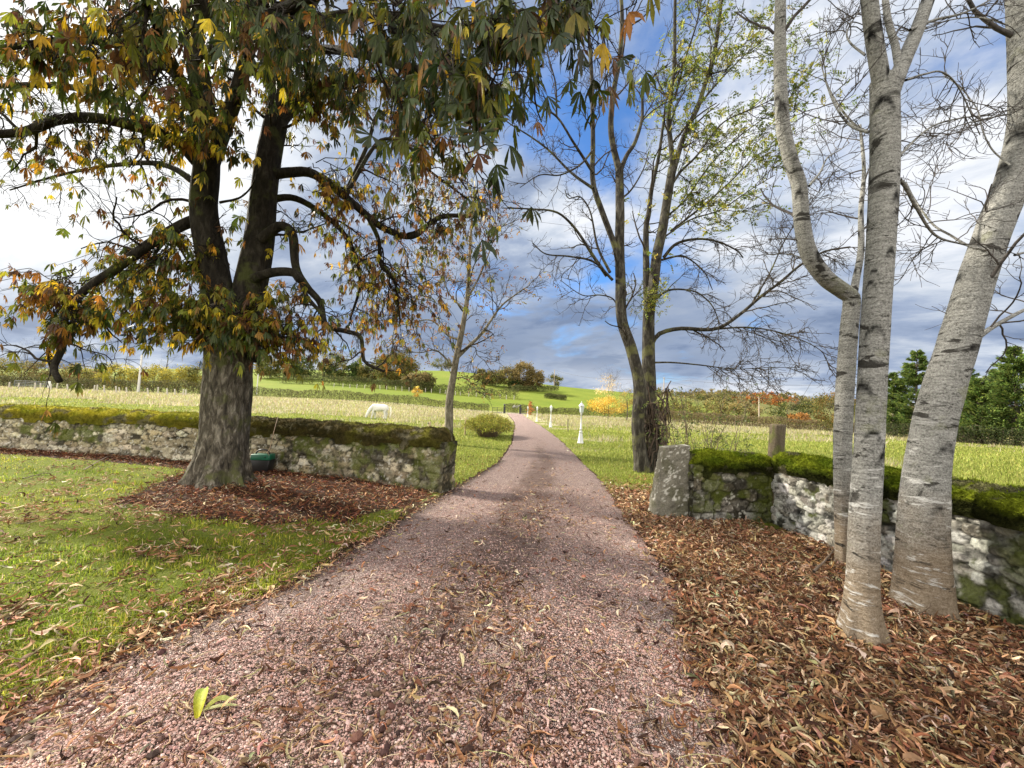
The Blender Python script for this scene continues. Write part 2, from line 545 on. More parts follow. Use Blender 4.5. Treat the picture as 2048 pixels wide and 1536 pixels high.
# ------------------------------------------------------------------ gravel drive
drv = MB()
yy = np.concatenate([np.arange(-2.5, 9, .06), np.geomspace(9, 101, 170)])
nx = 90
s = np.linspace(0, 1, nx)[None, :]
xa, xb = xl(yy), xr(yy)
rag = lambda y, sd_: (.12 * (fbm(y * 1.3, y * 0 + sd_, seed=51) - .5) + .10 * (fbm(y * 6, y * 0 + sd_, seed=52) - .5)) * np.clip(1.6 - y / 60, .4, 1)
xa = xa + rag(yy, 1.3); xb = xb + rag(yy, 7.7)
DX = xa[:, None] * (1 - s) + xb[:, None] * s; DY = np.repeat(yy[:, None], nx, 1)
crown = .035 * (1 - (2 * s - 1) ** 2) + .015
rut = -.012 * (np.exp(-((s - .27) / .08) ** 2) + np.exp(-((s - .75) / .08) ** 2))
edge = ss(np.minimum(s, 1 - s) / .03)
DZ = T(DX, DY) + .004 + (crown + rut + .012 * (fbm(DX * 2.5, DY * 2.5, seed=53) - .5)) * edge + .012 * ss((DY - 14) / 20)
def drive_z(x, y):
    q = np.clip((x - xl(y)) / np.maximum(xr(y) - xl(y), .1), 0, 1)
    on = (x > xl(y)) & (x < xr(y))
    return np.where(on, .004 + (.035 * (1 - (2 * q - 1) ** 2) + .012) * ss(np.minimum(q, 1 - q) / .03), 0)
mid = np.exp(-((s - .5) / .17) ** 2) * np.ones_like(DY)
mid = mid * (1 - .65 * ss((DY - 9) / 14)) * (.75 + 1.1 * (fbm(DX * 2.2, DY * .9, seed=54) - .3))
sideL = ss(1 - s / .10) * (DY < 12)
drv.add(np.stack([DX, DY, DZ], -1), grid_faces(len(yy), nx), np.stack([mid, sideL * np.ones_like(mid), 0 * mid], -1).reshape(-1, 3))
t = NT('pink_gravel'); o = t.obj(); m = t.n('SeparateColor', Color=t.attr())
vo = t.n('TexVoronoi', dict(feature='F1'), Vector=o, Scale=95.0, Randomness=1.0)
ve = t.n('TexVoronoi', dict(feature='DISTANCE_TO_EDGE'), Vector=o, Scale=95.0, Randomness=1.0)
cr = t.n('SeparateColor', Color=vo.outputs['Color'])
st = t.ramp(cr.outputs[0], [(0, (.22, .14, .12)), (.3, (.40, .28, .245)), (.65, (.52, .39, .35)), (1, (.66, .55, .50))])
nb = t.noise(1.6, o, 6, .65); nf = t.noise(14, o, 5, .65)
st = t.mix(t.math('MULTIPLY', t.step(nf, .5, .72), .6), st, (.13, .065, .05, 1))
dirt = t.step(t.math('ADD', t.math('MULTIPLY', m.outputs[0], .75), t.math('MULTIPLY', t.math('SUBTRACT', nb, .5), .9)), .25, .75)
st = t.mix(t.math('MULTIPLY', dirt, .62), st, (.13, .075, .052, 1))
st = t.mix(t.math('MULTIPLY', m.outputs[1], .85), st, (.05, .028, .02, 1))
gap = t.step(ve.outputs['Distance'], .0, .22)
st = t.mix(1.0, st, t.mix(gap, (.22, .2, .19, 1), (1.05, 1.05, 1.05, 1)), 'MULTIPLY')
h = t.math('ADD', gap, t.math('MULTIPLY', nf, .8))
dm = t.out(t.pbr(st, .9, t.bump(h, .012), spec=.2))
tag(drv.build('drive', dm), kind='structure')
# pale road beyond the gate
rd = MB(); xx = np.linspace(-75, 40, 120)
ya = np.interp(xx, [-75, -30, 0, 40], [102, 101.5, 101, 101]); 
Vr = np.stack([np.stack([xx, ya + k, T(xx, ya + k) + .10], -1) for k in (0, 1.3, 2.6, 3.8)], 1)
rd.add(Vr, grid_faces(120, 4), (.3, .28, .27))
tag(rd.build('road', plain_mat('road_asphalt', (.26, .25, .24), .9, .2)), kind='structure')

# ------------------------------------------------------------------ scattered stones, litter, grass
rng = np.random.default_rng(11)
ICO_V = np.array([(0, 0, 1), (.9, 0, .35), (.28, .85, .35), (-.72, .53, .35), (-.72, -.53, .35), (.28, -.85, .35), (.6, .5, -.3), (-.3, .75, -.3), (-.8, 0, -.3), (-.3, -.75, -.3), (.6, -.5, -.3)])
ICO_F = np.array([(0, 1, 2), (0, 2, 3), (0, 3, 4), (0, 4, 5), (0, 5, 1), (1, 6, 2), (2, 7, 3), (3, 8, 4), (4, 9, 5), (5, 10, 1), (2, 6, 7), (3, 7, 8), (4, 8, 9), (5, 9, 10), (1, 10, 6)])
def stones(mb, pos, size, colr, rng):
    m_ = len(pos)
    sc = size[:, None, None] * rng.uniform(.6, 1.25, (m_, 1, 3)) * rng.uniform(.8, 1.2, (m_, 11, 1))
    a = rng.uniform(0, 6.283, m_); ca, sa = np.cos(a)[:, None], np.sin(a)[:, None]
    V = ICO_V[None] * sc
    V = np.stack([V[..., 0] * ca - V[..., 1] * sa, V[..., 0] * sa + V[..., 1] * ca, V[..., 2] * .75], -1) + pos[:, None]
    Fa = (ICO_F[None] + (np.arange(m_) * 11)[:, None, None]).reshape(-1, 3)
    mb.add(V.reshape(-1, 3), Fa, np.repeat(colr, 11, 0))

def lod(n, d0, d1, rng, half=1.45, pw=1.0):
    """points in the wedge before the camera, density falling with distance"""
    u = rng.uniform(0, 1, n)
    if pw == 1.0: y = d0 * (d1 / d0) ** u
    else: y = (d0 ** (1 - pw) + u * (d1 ** (1 - pw) - d0 ** (1 - pw))) ** (1 / (1 - pw))
    x = rng.uniform(-1, 1, n) * (y * half + .6)
    return x, y

x, y = lod(260000, 1.25, 8, rng, 1.4, 1.3)
k = (x > xl(y) - .05) & (x < xr(y) + .1); x, y = x[k], y[k]
sz = rng.gamma(3, .0010, len(x)) + .0021
cs = pal(rng, len(x), [(.47, .315, .275), (.41, .262, .228), (.32, .185, .155), (.57, .43, .385), (.12, .06, .047)], [4, 4, 3, 1.4, 1.5], .13, .15)
gs = MB(); stones(gs, np.stack([x, y, T(x, y) + drive_z(x, y) + sz * .3], -1), sz, cs, rng)
x, y = lod(42000, 1.3, 12, rng, 1.5, 1.35)
q = (x - xl(y)) / (xr(y) - xl(y))
k = (q > -.03) & (q < 1.0) & (rng.uniform(0, 1, len(x)) < .12 + .8 * np.exp(-((q - .52) / .16) ** 2) * (fbm(x * 2, y * 1.2, seed=57) > .46) + .5 * (q < .12)); x, y = x[k], y[k]
sz = rng.gamma(2.2, .0030, len(x)) + .002
stones(gs, np.stack([x, y, T(x, y) + drive_z(x, y) + sz * .35], -1), sz, pal(rng, len(x), [(.075, .037, .03), (.045, .024, .02), (.14, .08, .06), (.20, .11, .065)], None, .2), rng)
tag(gs.build('gravel_stones', attr_mat('gravel_stone', .85, 160, .3, .001), smooth=False), 'loose pink and brown gravel stones strewn over the drive', 'gravel', kind='stuff')

def litter_leaves(mb, pos, length, width, curl, tilt, colr, rng, flat=1.0):
    """dry curled leaflets: 5 cross sections x 3"""
    m_ = len(pos); n_ = 6
    s_ = np.linspace(0, 1, n_)[None, :]
    prof = np.array([.15, .70, 1.0, .95, .62, .04])[None, :] * width[:, None]
    ang = curl[:, None] * (s_ - .5)
    # arc along its length
    k_ = np.where(np.abs(curl) < .05, .05, curl)[:, None]
    X = np.sin(ang) / k_ * length[:, None]; Z = (1 - np.cos(ang)) / k_ * length[:, None]
    side = rng.uniform(-.6, .6, m_)[:, None] * (s_ - .5) ** 2 * length[:, None] * 3
    cup = rng.uniform(.25, 1.5, m_)[:, None] * flat
    V = np.zeros((m_, n_, 3, 3))
    V[:, :, 1, 0] = X; V[:, :, 1, 1] = side; V[:, :, 1, 2] = Z
    for j, sg in ((0, -1), (2, 1)):
        V[:, :, j, 0] = X + .05 * length[:, None] * rng.normal(size=(m_, n_))
        V[:, :, j, 1] = side + sg * prof * np.cos(cup * .9)
        V[:, :, j, 2] = Z + prof * np.sin(cup) + .06 * prof * rng.normal(size=(m_, n_))
    roll = rng.normal(0, .7, m_) + np.where(rng.uniform(0, 1, m_) < .4, np.pi, 0)
    c1, s1 = np.cos(roll)[:, None, None], np.sin(roll)[:, None, None]
    V = np.stack([V[..., 0], V[..., 1] * c1 - V[..., 2] * s1, V[..., 1] * s1 + V[..., 2] * c1], -1)
    c2, s2 = np.cos(tilt)[:, None, None], np.sin(tilt)[:, None, None]
    V = np.stack([V[..., 0] * c2 - V[..., 2] * s2, V[..., 1], V[..., 0] * s2 + V[..., 2] * c2], -1)
    a = rng.uniform(0, 6.283, m_); c3, s3 = np.cos(a)[:, None, None], np.sin(a)[:, None, None]
    V = np.stack([V[..., 0] * c3 - V[..., 1] * s3, V[..., 0] * s3 + V[..., 1] * c3, V[..., 2]], -1)
    V[..., 2] -= V[..., 2].min(axis=(1, 2))[:, None, None] * .75
    V += pos[:, None, None]
    fs = grid_faces(n_, 3)
    Fa = (fs[None] + (np.arange(m_) * n_ * 3)[:, None, None]).reshape(-1, 4)
    cc = np.repeat(colr[:, None], n_ * 3, 1)
    cc[:, 1::3] *= .78
    cc = cc * rng.uniform(.7, 1.25, (m_, n_ * 3, 1))
    mb.add(V.reshape(-1, 3), Fa, cc.reshape(-1, 3))

BROWN = [(.42, .25, .135), (.29, .14, .07), (.15, .068, .037), (.56, .385, .23), (.70, .55, .38), (.06, .03, .02), (.38, .33, .19)]
RUST = [(.20, .075, .035), (.13, .045, .025), (.28, .12, .05), (.08, .032, .02), (.40, .24, .13)]
lit = MB()
def put(x, y, L0, L1, cols, wts, lift, rng, wr=(.055, .13), flat=1.0):
    n_ = len(x)
    if not n_: return
    L = rng.uniform(L0, L1, n_) * rng.uniform(.7, 1.1, n_)
    W = L * rng.uniform(*wr, n_)
    z = T(x, y) + drive_z(x, y) + rng.uniform(0, 1, n_) ** 1.5 * lift
    litter_leaves(lit, np.stack([x, y, z], -1), L, W, rng.normal(0, 1.7, n_) * flat, rng.normal(0, .30, n_) * flat, pal(rng, n_, cols, wts, .22), rng, flat)
# right of the drive: deep litter
x = rng.uniform(.4, 4.1, 150000); y = rng.uniform(.5, 9.5, 150000)
k = (rng.uniform(0, 1, len(x)) < right_zone(x, y)) & (rng.uniform(0, 1, len(x)) < np.clip(3.4 / (y + .2), .42, 1)); x, y = x[k], y[k]
put(x, y, .04, .14, BROWN, [5, 5, 3.5, 3, 1.8, 2, .8], .05, rng)
k = rng.uniform(0, 1, len(x)) < .16; x, y = x[k] + rng.normal(0, .05, k.sum()), y[k]
put(x, y, .03, .085, BROWN, [4, 5, 4, 1.5, .8, 3, 1.2], .05, rng, (.20, .36), .45)
bx_ = rng.uniform(.6, 4, 9000); by_ = rng.uniform(.6, 6, 9000); k = rng.uniform(0, 1, 9000) < right_zone(bx_, by_); x, y = bx_[k], by_[k]
put(x, y, .012, .035, BROWN, [3, 4, 4, 1, .5, 4, 1], .05, rng, (.15, .4), .5)
# under the chestnut and along the wall
x = rng.uniform(-21, -1, 130000); y = rng.uniform(4.5, 16, 130000)
k = rng.uniform(0, 1, len(x)) < np.maximum(chest_zone(x, y), strip_zone(x, y) * .9); x, y = x[k], y[k]
k = rng.uniform(0, 1, len(x)) < .75; x, y = x[k], y[k]
put(x, y, .045, .14, RUST + [(.5, .38, .25)], [4, 4, 3, 3, 1.2, .9], .03, rng)
# lawn: thin, gathered in drifts, heavier towards the drive
x, y = lod(115000, 1.6, 13, rng, 1.55, 1.42)
k = (x < xl(y) + .1) & (y < wall_y(x) - .1); x, y = x[k], y[k]
cl_ = ss((fbm(x * 1.7, y * 2.2, seed=61) - .50) / .14); e_ = np.exp(-np.maximum(xl(y) - x, 0) / .35)
k = rng.uniform(0, 1, len(x)) < .11 + 1.0 * cl_ * (.55 + .8 * e_) + .30 * e_; x, y = x[k], y[k]
put(x, y, .04, .135, BROWN, [5, 5, 3.5, 3.5, 2.2, 2, 1], .04, rng)
# drive
x, y = lod(60000, 1.3, 24, rng, 1.2, 1.3)
q = (x - xl(y)) / (xr(y) - xl(y)); k = (q > 0) & (q < 1)
x, y, q = x[k], y[k], q[k]
pr = .08 + .85 * np.exp(-((q - .55) / .2) ** 2) * ss((fbm(x * 1.8, y * .9, seed=63) - .38) / .2) * np.clip((y - .5) / 3, .35, 1.3) + .8 * np.exp(-(1 - q) / .07) + .5 * np.exp(-q / .07)
k = rng.uniform(0, 1, len(x)) < pr; x, y = x[k], y[k]
put(x, y, .03, .115, BROWN, [4, 4, 4, 3, 2, 3, 1], .008, rng)
# beyond the gap, both verges
x = rng.uniform(-3, 6, 14000); y = rng.uniform(6.5, 13, 14000)
sideR = (x > xr(y)) & (rng.uniform(0, 1, len(x)) < .9 * ss((10.5 - y + (fbm(x * 1.2, y * 1.2, seed=64) - .5) * 4) / 2)) & (seg_dist(x, y, WA) > .15)
sideL = (x < xl(y)) & (y > wall_y(x) + .6) & (rng.uniform(0, 1, len(x)) < .16)
k = sideR | sideL; x, y = x[k], y[k]
put(x, y, .06, .14, RUST + BROWN[:3], None, .03, rng)
LM = leaf_mat('dry_leaf', .12, .75, .15)
tag(lit.build('leaf_litter', LM), 'curled brown fallen leaves lying over lawn, drive and wall foot', 'leaf litter', kind='stuff')

# fine straws, stalks and twigs on the ground
tw = MB(); x, y = lod(9000, 1.3, 9, rng, 1.5, 1.3)
k = (x > xl(y) - .6) & (x < 3.8); x, y = x[k], y[k]; n_ = len(x)
a = rng.uniform(0, 6.283, n_); L = rng.gamma(2, .03, n_) + .02
pts = [np.stack([x, y, T(x, y) + drive_z(x, y) + .008 + .02 * (x > xr(y))], -1)]
for i in range(4):
    a = a + rng.normal(0, .25, n_)
    pts.append(pts[-1] + np.stack([np.cos(a), np.sin(a), rng.normal(0, .12, n_)], -1) * (L / 4)[:, None])
tubes(tw, np.stack(pts, 1), np.repeat(rng.uniform(.0009, .0024, n_)[:, None], 5, 1), 4, pal(rng, n_, [(.30, .2, .12), (.12, .06, .04), (.5, .38, .24)], None, .2))
tag(tw.build('leaf_stalks', attr_mat('stalk', .8, 60, .2)), 'thin dry stalks and straws scattered over gravel and leaves', 'stalks', kind='stuff')

def blades(mb, x, y, z, h, wd_, colr, rng, lean=.5, seg=2):
    m_ = len(x)
    a = rng.uniform(0, 6.283, m_); b = a + rng.normal(0, .6, m_) + 1.57
    dx, dy = np.cos(a) * wd_, np.sin(a) * wd_
    ln = h * rng.gamma(2, lean / 2, m_)
    lx, ly = np.cos(b) * ln, np.sin(b) * ln
    p0 = np.stack([x, y, z - .004], -1)
    sdv = np.stack([dx, dy, 0 * dx], -1)
    mid_ = p0 + np.stack([lx * .3, ly * .3, h * .62], -1)
    tip = p0 + np.stack([lx, ly, h * np.clip(1.05 - .35 * (ln / h), .3, 1)], -1)
    if seg == 2:
        V = np.stack([p0 - sdv, p0 + sdv, mid_ + sdv * .75, mid_ - sdv * .75, tip], 1)
        n0 = mb.n; i = (np.arange(m_) * 5)[:, None]
        c5 = np.repeat(colr[:, None], 5, 1) * np.array([1, 1, 1, 1, 1.])[None, :, None]
        mb.addf(V.reshape(-1, 3), i + np.array([[0, 1, 2, 3]]), i + np.array([[3, 2, 4]]), c5.reshape(-1, 3))
    else:
        V = np.stack([p0 - sdv, p0 + sdv, tip], 1); i = (np.arange(m_) * 3)[:, None]
        mb.add(V.reshape(-1, 3), i + np.array([[0, 1, 2]]), np.repeat(colr, 3, 0))

GRN = [(.18, .245, .022), (.26, .32, .032), (.12, .18, .018), (.38, .39, .06), (.42, .39, .16)]
lw = MB()
x, y = lod(330000, 1.5, 15, rng, 1.5, 1.35)
k = (x < xl(y) - .0) & (y < wall_y(x) - .05); x, y = x[k], y[k]
den = 1 - np.maximum.reduce([chest_zone(x, y) * .97, strip_zone(x, y), edge_zone(x, y) * .75])
bare = ss((fbm(x * 1.7, y * 2.2, seed=61 + 0) * -1 + .60) / .14) * ss((fbm(x * 4, y * 4, seed=77) - .34) / .15)
k = rng.uniform(0, 1, len(x)) < den * (.12 + .88 * bare); x, y = x[k], y[k]
tall = fbm(x * 1.8, y * 1.8, seed=72)
h = (.018 + .036 * rng.uniform(0, 1, len(x))) * (.6 + .9 * ss((tall - .35) / .35))
lushe = np.exp(-np.maximum(xl(y) - x, 0) / .5) * (y < 4)
h = h * (1 + .5 * lushe)
cg = pal(rng, len(x), GRN, [4, 4, 3, 2, .8], .14) * (.50 + 1.05 * fbm(x * 1.4, y * 1.4, seed=73, o=5))[:, None] * (1 + np.array([[.25, .05, 0]]) * (fbm(x * .8, y * .8, seed=74) - .4)[:, None] * 3)
blades(lw, x, y, T(x, y), h, .0022 + .0009 * y / 3, cg, rng, .7)
GM = leaf_mat('grass_blade', .45, .6, .15)
tag(lw.build('lawn_grass', GM), 'short green lawn grass in front of the mossy wall', 'grass', kind='stuff')

fg = MB()
x, y = lod(260000, 6.5, 104, rng, 1.5, 1.12)
k = ((x < xl(y) - .05) & (y > wall_y(x) + .55)) | ((x > xr(y) + .05) & ((y > 8) | (x > 4.6)))
x, y = x[k], y[k]
k = rng.uniform(0, 1, len(x)) < 1 - .93 * right_zone(x, y); x, y = x[k], y[k]
dz_ = dry_zone(x, y)
dr = rng.uniform(0, 1, len(x)) < dz_
verge = (x > xl(y) - 2.2) & (x < xr(y) + 2.0)
h = np.where(dr & ~verge, rng.uniform(.15, .5, len(x)), rng.uniform(.03, .13, len(x)) * (1 + .8 * fbm(x, y, seed=75))) * np.where(verge, .6, 1)
cg = np.where(dr[:, None], pal(rng, len(x), [(.36, .33, .18), (.45, .40, .27), (.32, .28, .17), (.30, .32, .09)], None, .12), pal(rng, len(x), [(.21, .25, .045), (.29, .32, .07), (.37, .37, .11), (.17, .20, .04)], None, .12))
cg = cg * (.75 + .5 * fbm(x / 2, y / 2, seed=76))[:, None]
k = np.hypot(x - GX(757, 36.5)[0], (y - 35.2) / 1.6) > 1.9; x, y, h, cg = x[k], y[k], h[k], cg[k]
blades(fg, x, y, T(x, y), h, .0012 * y + .001, cg, rng, .55, 1)
tag(fg.build('field_tufts', GM), 'rough green and straw coloured pasture grass beyond the walls', 'pasture grass', kind='stuff')
# ------------------------------------------------------------------ walls
def resample(poly, res):
    p = np.asarray(poly, float)
    s_ = np.concatenate([[0], np.cumsum(np.linalg.norm(np.diff(p, axis=0), axis=1))])
    n_ = max(2, int(np.ceil(s_[-1] / res)) + 1)
    si = np.linspace(0, s_[-1], n_)
    return np.stack([np.interp(si, s_, p[:, 0]), np.interp(si, s_, p[:, 1])], 1)

def offset_line(p, d_):
    tg = np.gradient(p, axis=0); tg = nrm(tg)
    nn = np.stack([tg[:, 1], -tg[:, 0]], 1)
    return p + nn * d_[:, None] if np.ndim(d_) else p + nn * d_

def voro(s_, z, seeds, scl):
    d1 = np.full(s_.shape, 9e9); d2 = d1.copy(); id1 = np.zeros(s_.shape, int)
    B = 4000
    sf, zf = s_.ravel(), z.ravel(); o1 = d1.ravel(); o2 = d2.ravel(); oi = id1.ravel()
    order = np.argsort(sf); ss_ = seeds[:, 0]
    so_ = np.argsort(ss_); sd_ = seeds[so_]
    for b in range(0, len(sf), B):
        ix = order[b:b + B]
        lo = np.searchsorted(sd_[:, 0], sf[ix].min() - .9); hi = np.searchsorted(sd_[:, 0], sf[ix].max() + .9)
        c_ = sd_[lo:hi]
        if len(c_) < 3: continue
        D = np.hypot((sf[ix, None] - c_[None, :, 0]) / scl[0], (zf[ix, None] - c_[None, :, 1]) / scl[1]) * (1 / c_[None, :, 2])
        pt = np.argpartition(D, 1, axis=1)[:, :2]
        a_ = np.take_along_axis(D, pt, 1); sw = a_[:, 0] > a_[:, 1]
        a_[sw] = a_[sw][:, ::-1]; pt[sw] = pt[sw][:, ::-1]
        o1[ix] = a_[:, 0]; o2[ix] = a_[:, 1]; oi[ix] = so_[lo:hi][pt[:, 0]]
    return o1.reshape(s_.shape), o2.reshape(s_.shape), oi.reshape(s_.shape)

WALLM = attr_mat('rubble_stone', .92, 38, .42, .012, .12)
tm = NT('moss'); c = tm.attr(); o = tm.obj()
nn1 = tm.noise(38, o, 6, .75); nn2 = tm.noise(11, o, 5, .65)
c2 = tm.mix(1.0, c, tm.ramp(tm.math('ADD', tm.math('MULTIPLY', nn1, .6), tm.math('MULTIPLY', nn2, .4)), [(.32, (.28, .30, .28)), (.68, (1.65, 1.6, 1.4))]), 'MULTIPLY')
MOSSM = tm.out(tm.pbr(c2, .95, tm.bump(tm.math('ADD', nn1, nn2), .07), spec=.05))

def build_wall(parent, base, thick, h, res, seed, stone, mortar, mossf, flush, lean=0.0, cope=.3, over=.05, mosscol=None, ends=(True, True), fuzz=9000, stonesize=(.34, .17), mossmix=1.0, plast=.60):
    """front base line -> stonework ring + moss coping; front is on the right hand of the line's direction"""
    rg = np.random.default_rng(seed)
    O = np.array(parent.location)
    fr = resample(base, res)
    tg = nrm(np.gradient(fr, axis=0)); nf_ = np.stack([tg[:, 1], -tg[:, 0]], 1)
    if flush < 0: nf_ = -nf_
    sgn = 1 if flush > 0 else -1
    bk = (fr - nf_ * thick)[::-1][::3]
    e1 = resample([fr[-1], bk[0]], res)[1:-1]; e0 = resample([bk[-1], fr[0]], res)[1:-1]
    loop = np.concatenate([fr, e1, bk, e0])
    lt = nrm(np.roll(loop, -1, 0) - np.roll(loop, 1, 0)); ln = np.stack([lt[:, 1], -lt[:, 0]], 1) * sgn
    sl_ = np.concatenate([[0], np.cumsum(np.linalg.norm(np.diff(loop, axis=0), axis=1))])
    zb = np.arange(-.12, h + res, res)
    S, Z = np.meshgrid(sl_, zb, indexing='ij')
    # irregular courses
    seeds = []; z0 = -.1; row = 0
    while z0 < h + .2:
        hr = rg.uniform(.6, 1.3) * stonesize[1]
        x0 = -rg.uniform(0, .3)
        while x0 < sl_[-1] + .4:
            wdt = rg.uniform(.5, 1.5) * stonesize[0]
            seeds.append((x0 + wdt / 2, z0 + hr / 2 + rg.normal(0, .02), rg.uniform(.75, 1.2))); x0 += wdt
        z0 += hr; row += 1
    seeds = np.array(seeds)
    Sw = S + .06 * (fbm(S * 5, Z * 5, seed=seed) - .5); Zw = Z + .05 * (fbm(S * 5, Z * 5, seed=seed + 3) - .5)
    d1, d2, idx = voro(Sw, Zw, seeds, stonesize)
    e = d2 - d1
    ev = ss((e - .05) / .09)
    hs = rg.uniform(-1, 1, len(seeds))[idx]
    missing = (rg.uniform(0, 1, len(seeds)) < .10)[idx]
    fine = fbm(S * 14, Z * 14, seed=seed + 5, o=5) - .5
    amp = abs(flush)
    rel = amp * (ev * (1 + .55 * hs) - .5) + .028 * fine + .05 * (fbm(S * 1.2, Z * 2, seed=seed + 8) - .5)
    rel = np.where(missing, -.5 * amp + .03 * fine, rel)
    plaster = ss((fbm(S * .9, Z * 2.2, seed=seed + 12) - plast) / .1)          # patches of old lime render
    rel = rel * (1 - plaster * .75) + .012 * plaster
    pos = loop[:, None, :] + ln[:, None, :] * (rel - lean * Z / h)[..., None]
    scol = pal(rg, len(seeds), stone, None, .2, .08)[idx]
    scol = scol * (.62 + .76 * fbm(S * 9, Z * 13, seed=seed + 27, o=5))[..., None]
    mcol = np.array(mortar) * (.30 + 1.0 * ss((fbm(S * 1.6, Z * 3, seed=seed + 6) - .35) / .3))[..., None]
    C = mcol * (1 - ev[..., None]) + scol * ev[..., None]
    C = np.where(missing[..., None], mcol * .7, C)
    C = C * (1 - plaster[..., None]) + np.array(mortar) * (1.15 * (.8 + .4 * fbm(S * 6, Z * 6, seed=seed + 16)))[..., None] * plaster[..., None]
    pits = ss((fbm(S * 15, Z * 21, seed=seed + 19, o=5) - .57) / .06) * .62
    C = C * (1 - pits[..., None])
    spots = ss((fbm(S * 22, Z * 22, seed=seed + 21) - .67) / .05)          # pale lichen
    C = C * (1 - .7 * spots[..., None]) + np.array([.55, .54, .48]) * .7 * spots[..., None]
    X_ = np.repeat(loop[:, None, 0], len(zb), 1); Y_ = np.repeat(loop[:, None, 1], len(zb), 1)
    mk = mossf(X_, Y_, Z, S)
    mk = mk * mossmix
    mossA = np.array([.07, .085, .012]); mossD = np.array([.022, .021, .013])
    mm_ = ss((fbm(S * 5, Z * 5, seed=seed + 31) - .4) / .2)[..., None]
    C = C * (1 - mk[..., None]) + (mossA * mm_ + mossD * (1 - mm_)) * mk[..., None]
    V = np.concatenate([pos, Z[..., None]], -1)
    mb = MB()
    n_, m_ = S.shape
    i = np.arange(n_)[:, None]; j = np.arange(m_ - 1)[None, :]; i2 = (i + 1) % n_
    Fq = np.stack([i * m_ + j, i2 * m_ + j, i2 * m_ + j + 1, i * m_ + j + 1], -1).reshape(-1, 4)
    if flush < 0: Fq = Fq[:, ::-1]
    mb.add(V - np.array([0, 0, 0]), Fq, C.reshape(-1, 3))
    mb.build('stonework', WALLM, parent, O)
    # ---- moss coping: rounded hood along the wall
    cr_ = resample(base, res * 1.6)
    tgc = nrm(np.gradient(cr_, axis=0)); nc_ = np.stack([tgc[:, 1], -tgc[:, 0]], 1) * sgn
    mid_ = cr_ - nc_ * (thick / 2 + lean * .5)
    sc_ = np.concatenate([[0], np.cumsum(np.linalg.norm(np.diff(cr_, axis=0), axis=1))])
    npf = 26
    th = np.linspace(-.28, np.pi + .28, npf)
    SC, TH = np.meshgrid(sc_, th, indexing='ij')
    fade = np.ones_like(sc_)
    if ends[0]: fade = np.minimum(fade, np.sqrt(np.clip(sc_ / .22, 0, 1) * (2 - np.clip(sc_ / .22, 0, 1)) + .02))
    if ends[1]:
        q_ = np.clip((sc_[-1] - sc_) / .22, 0, 1); fade = np.minimum(fade, np.sqrt(q_ * (2 - q_) + .02))
    lump = 1 + .26 * (fbm(SC * 2.6, np.cos(TH) * 1.5, np.sin(TH) * 1.5, seed=seed + 40) - .5) + .34 * (fbm(SC * 10, np.cos(TH) * 4, np.sin(TH) * 4, seed=seed + 41, o=5) - .5)
    lump = lump * (1 + .05 * np.sin(SC * 5.1))
    a_ = thick / 2 + over
    drip = .10 * ss((fbm(SC * 3, SC * 0 + 2, seed=seed + 44) - .45) / .3) * np.maximum(-np.sin(TH), 0) / .28
    A_ = np.cos(TH) * a_ * lump * (.25 + .75 * fade[:, None]); H_ = (np.sin(TH) * cope - drip) * lump * fade[:, None]
    pc = mid_[:, None, :] + nc_[:, None, :] * A_[..., None]
    Vc = np.concatenate([pc, (h - .02 + H_)[..., None]], -1)
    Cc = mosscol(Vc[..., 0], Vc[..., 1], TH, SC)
    bare_ = ss((fbm(SC * 3.2, TH * 1.6, seed=seed + 60, o=5) - .60) / .05)[..., None] * .8
    Cc = Cc * (1 - bare_) + np.array([.16, .145, .105]) * (.5 + fbm(SC * 14, TH * 8, seed=seed + 61))[..., None] * bare_
    mc = MB(); fq = grid_faces(len(sc_), npf)
    if flush < 0: fq = fq[:, ::-1]
    mc.add(Vc, fq, Cc.reshape(-1, 3))
    # moss fuzz
    if fuzz:
        ii = rg.integers(0, len(sc_) - 1, fuzz); jj = rg.integers(1, npf - 2, fuzz)
        p = Vc[ii, jj] + (Vc[ii + 1, jj] - Vc[ii, jj]) * rg.uniform(0, 1, (fuzz, 1)) + (Vc[ii, jj + 1] - Vc[ii, jj]) * rg.uniform(0, 1, (fuzz, 1))
        nv = np.concatenate([nc_[ii] * np.cos(th[jj])[:, None], np.sin(th[jj])[:, None]], 1)
        dr_ = nrm(nv + rg.normal(0, .6, (fuzz, 3)) + (0, 0, -.2))
        pr_ = nrm(np.cross(dr_, rg.normal(size=(fuzz, 3))))
        L = rg.gamma(3, .005, fuzz)[:, None] + .006
        Vf = np.stack([p - pr_ * .006, p + pr_ * .006, p + dr_ * L], 1)
        cf = Cc[ii, jj] * rg.uniform(.6, 1.7, (fuzz, 1))
        mc.add(Vf.reshape(-1, 3), np.arange(fuzz * 3).reshape(-1, 3), np.repeat(cf, 3, 0))
    mc.build('moss_coping', MOSSM, parent, O)

BEIGE = [(.36, .31, .20), (.42, .37, .26), (.29, .24, .15), (.47, .43, .33), (.25, .22, .16), (.33, .29, .21)]
GREYS = [(.17, .16, .135), (.22, .21, .18), (.13, .12, .10), (.28, .27, .24), (.16, .14, .10)]

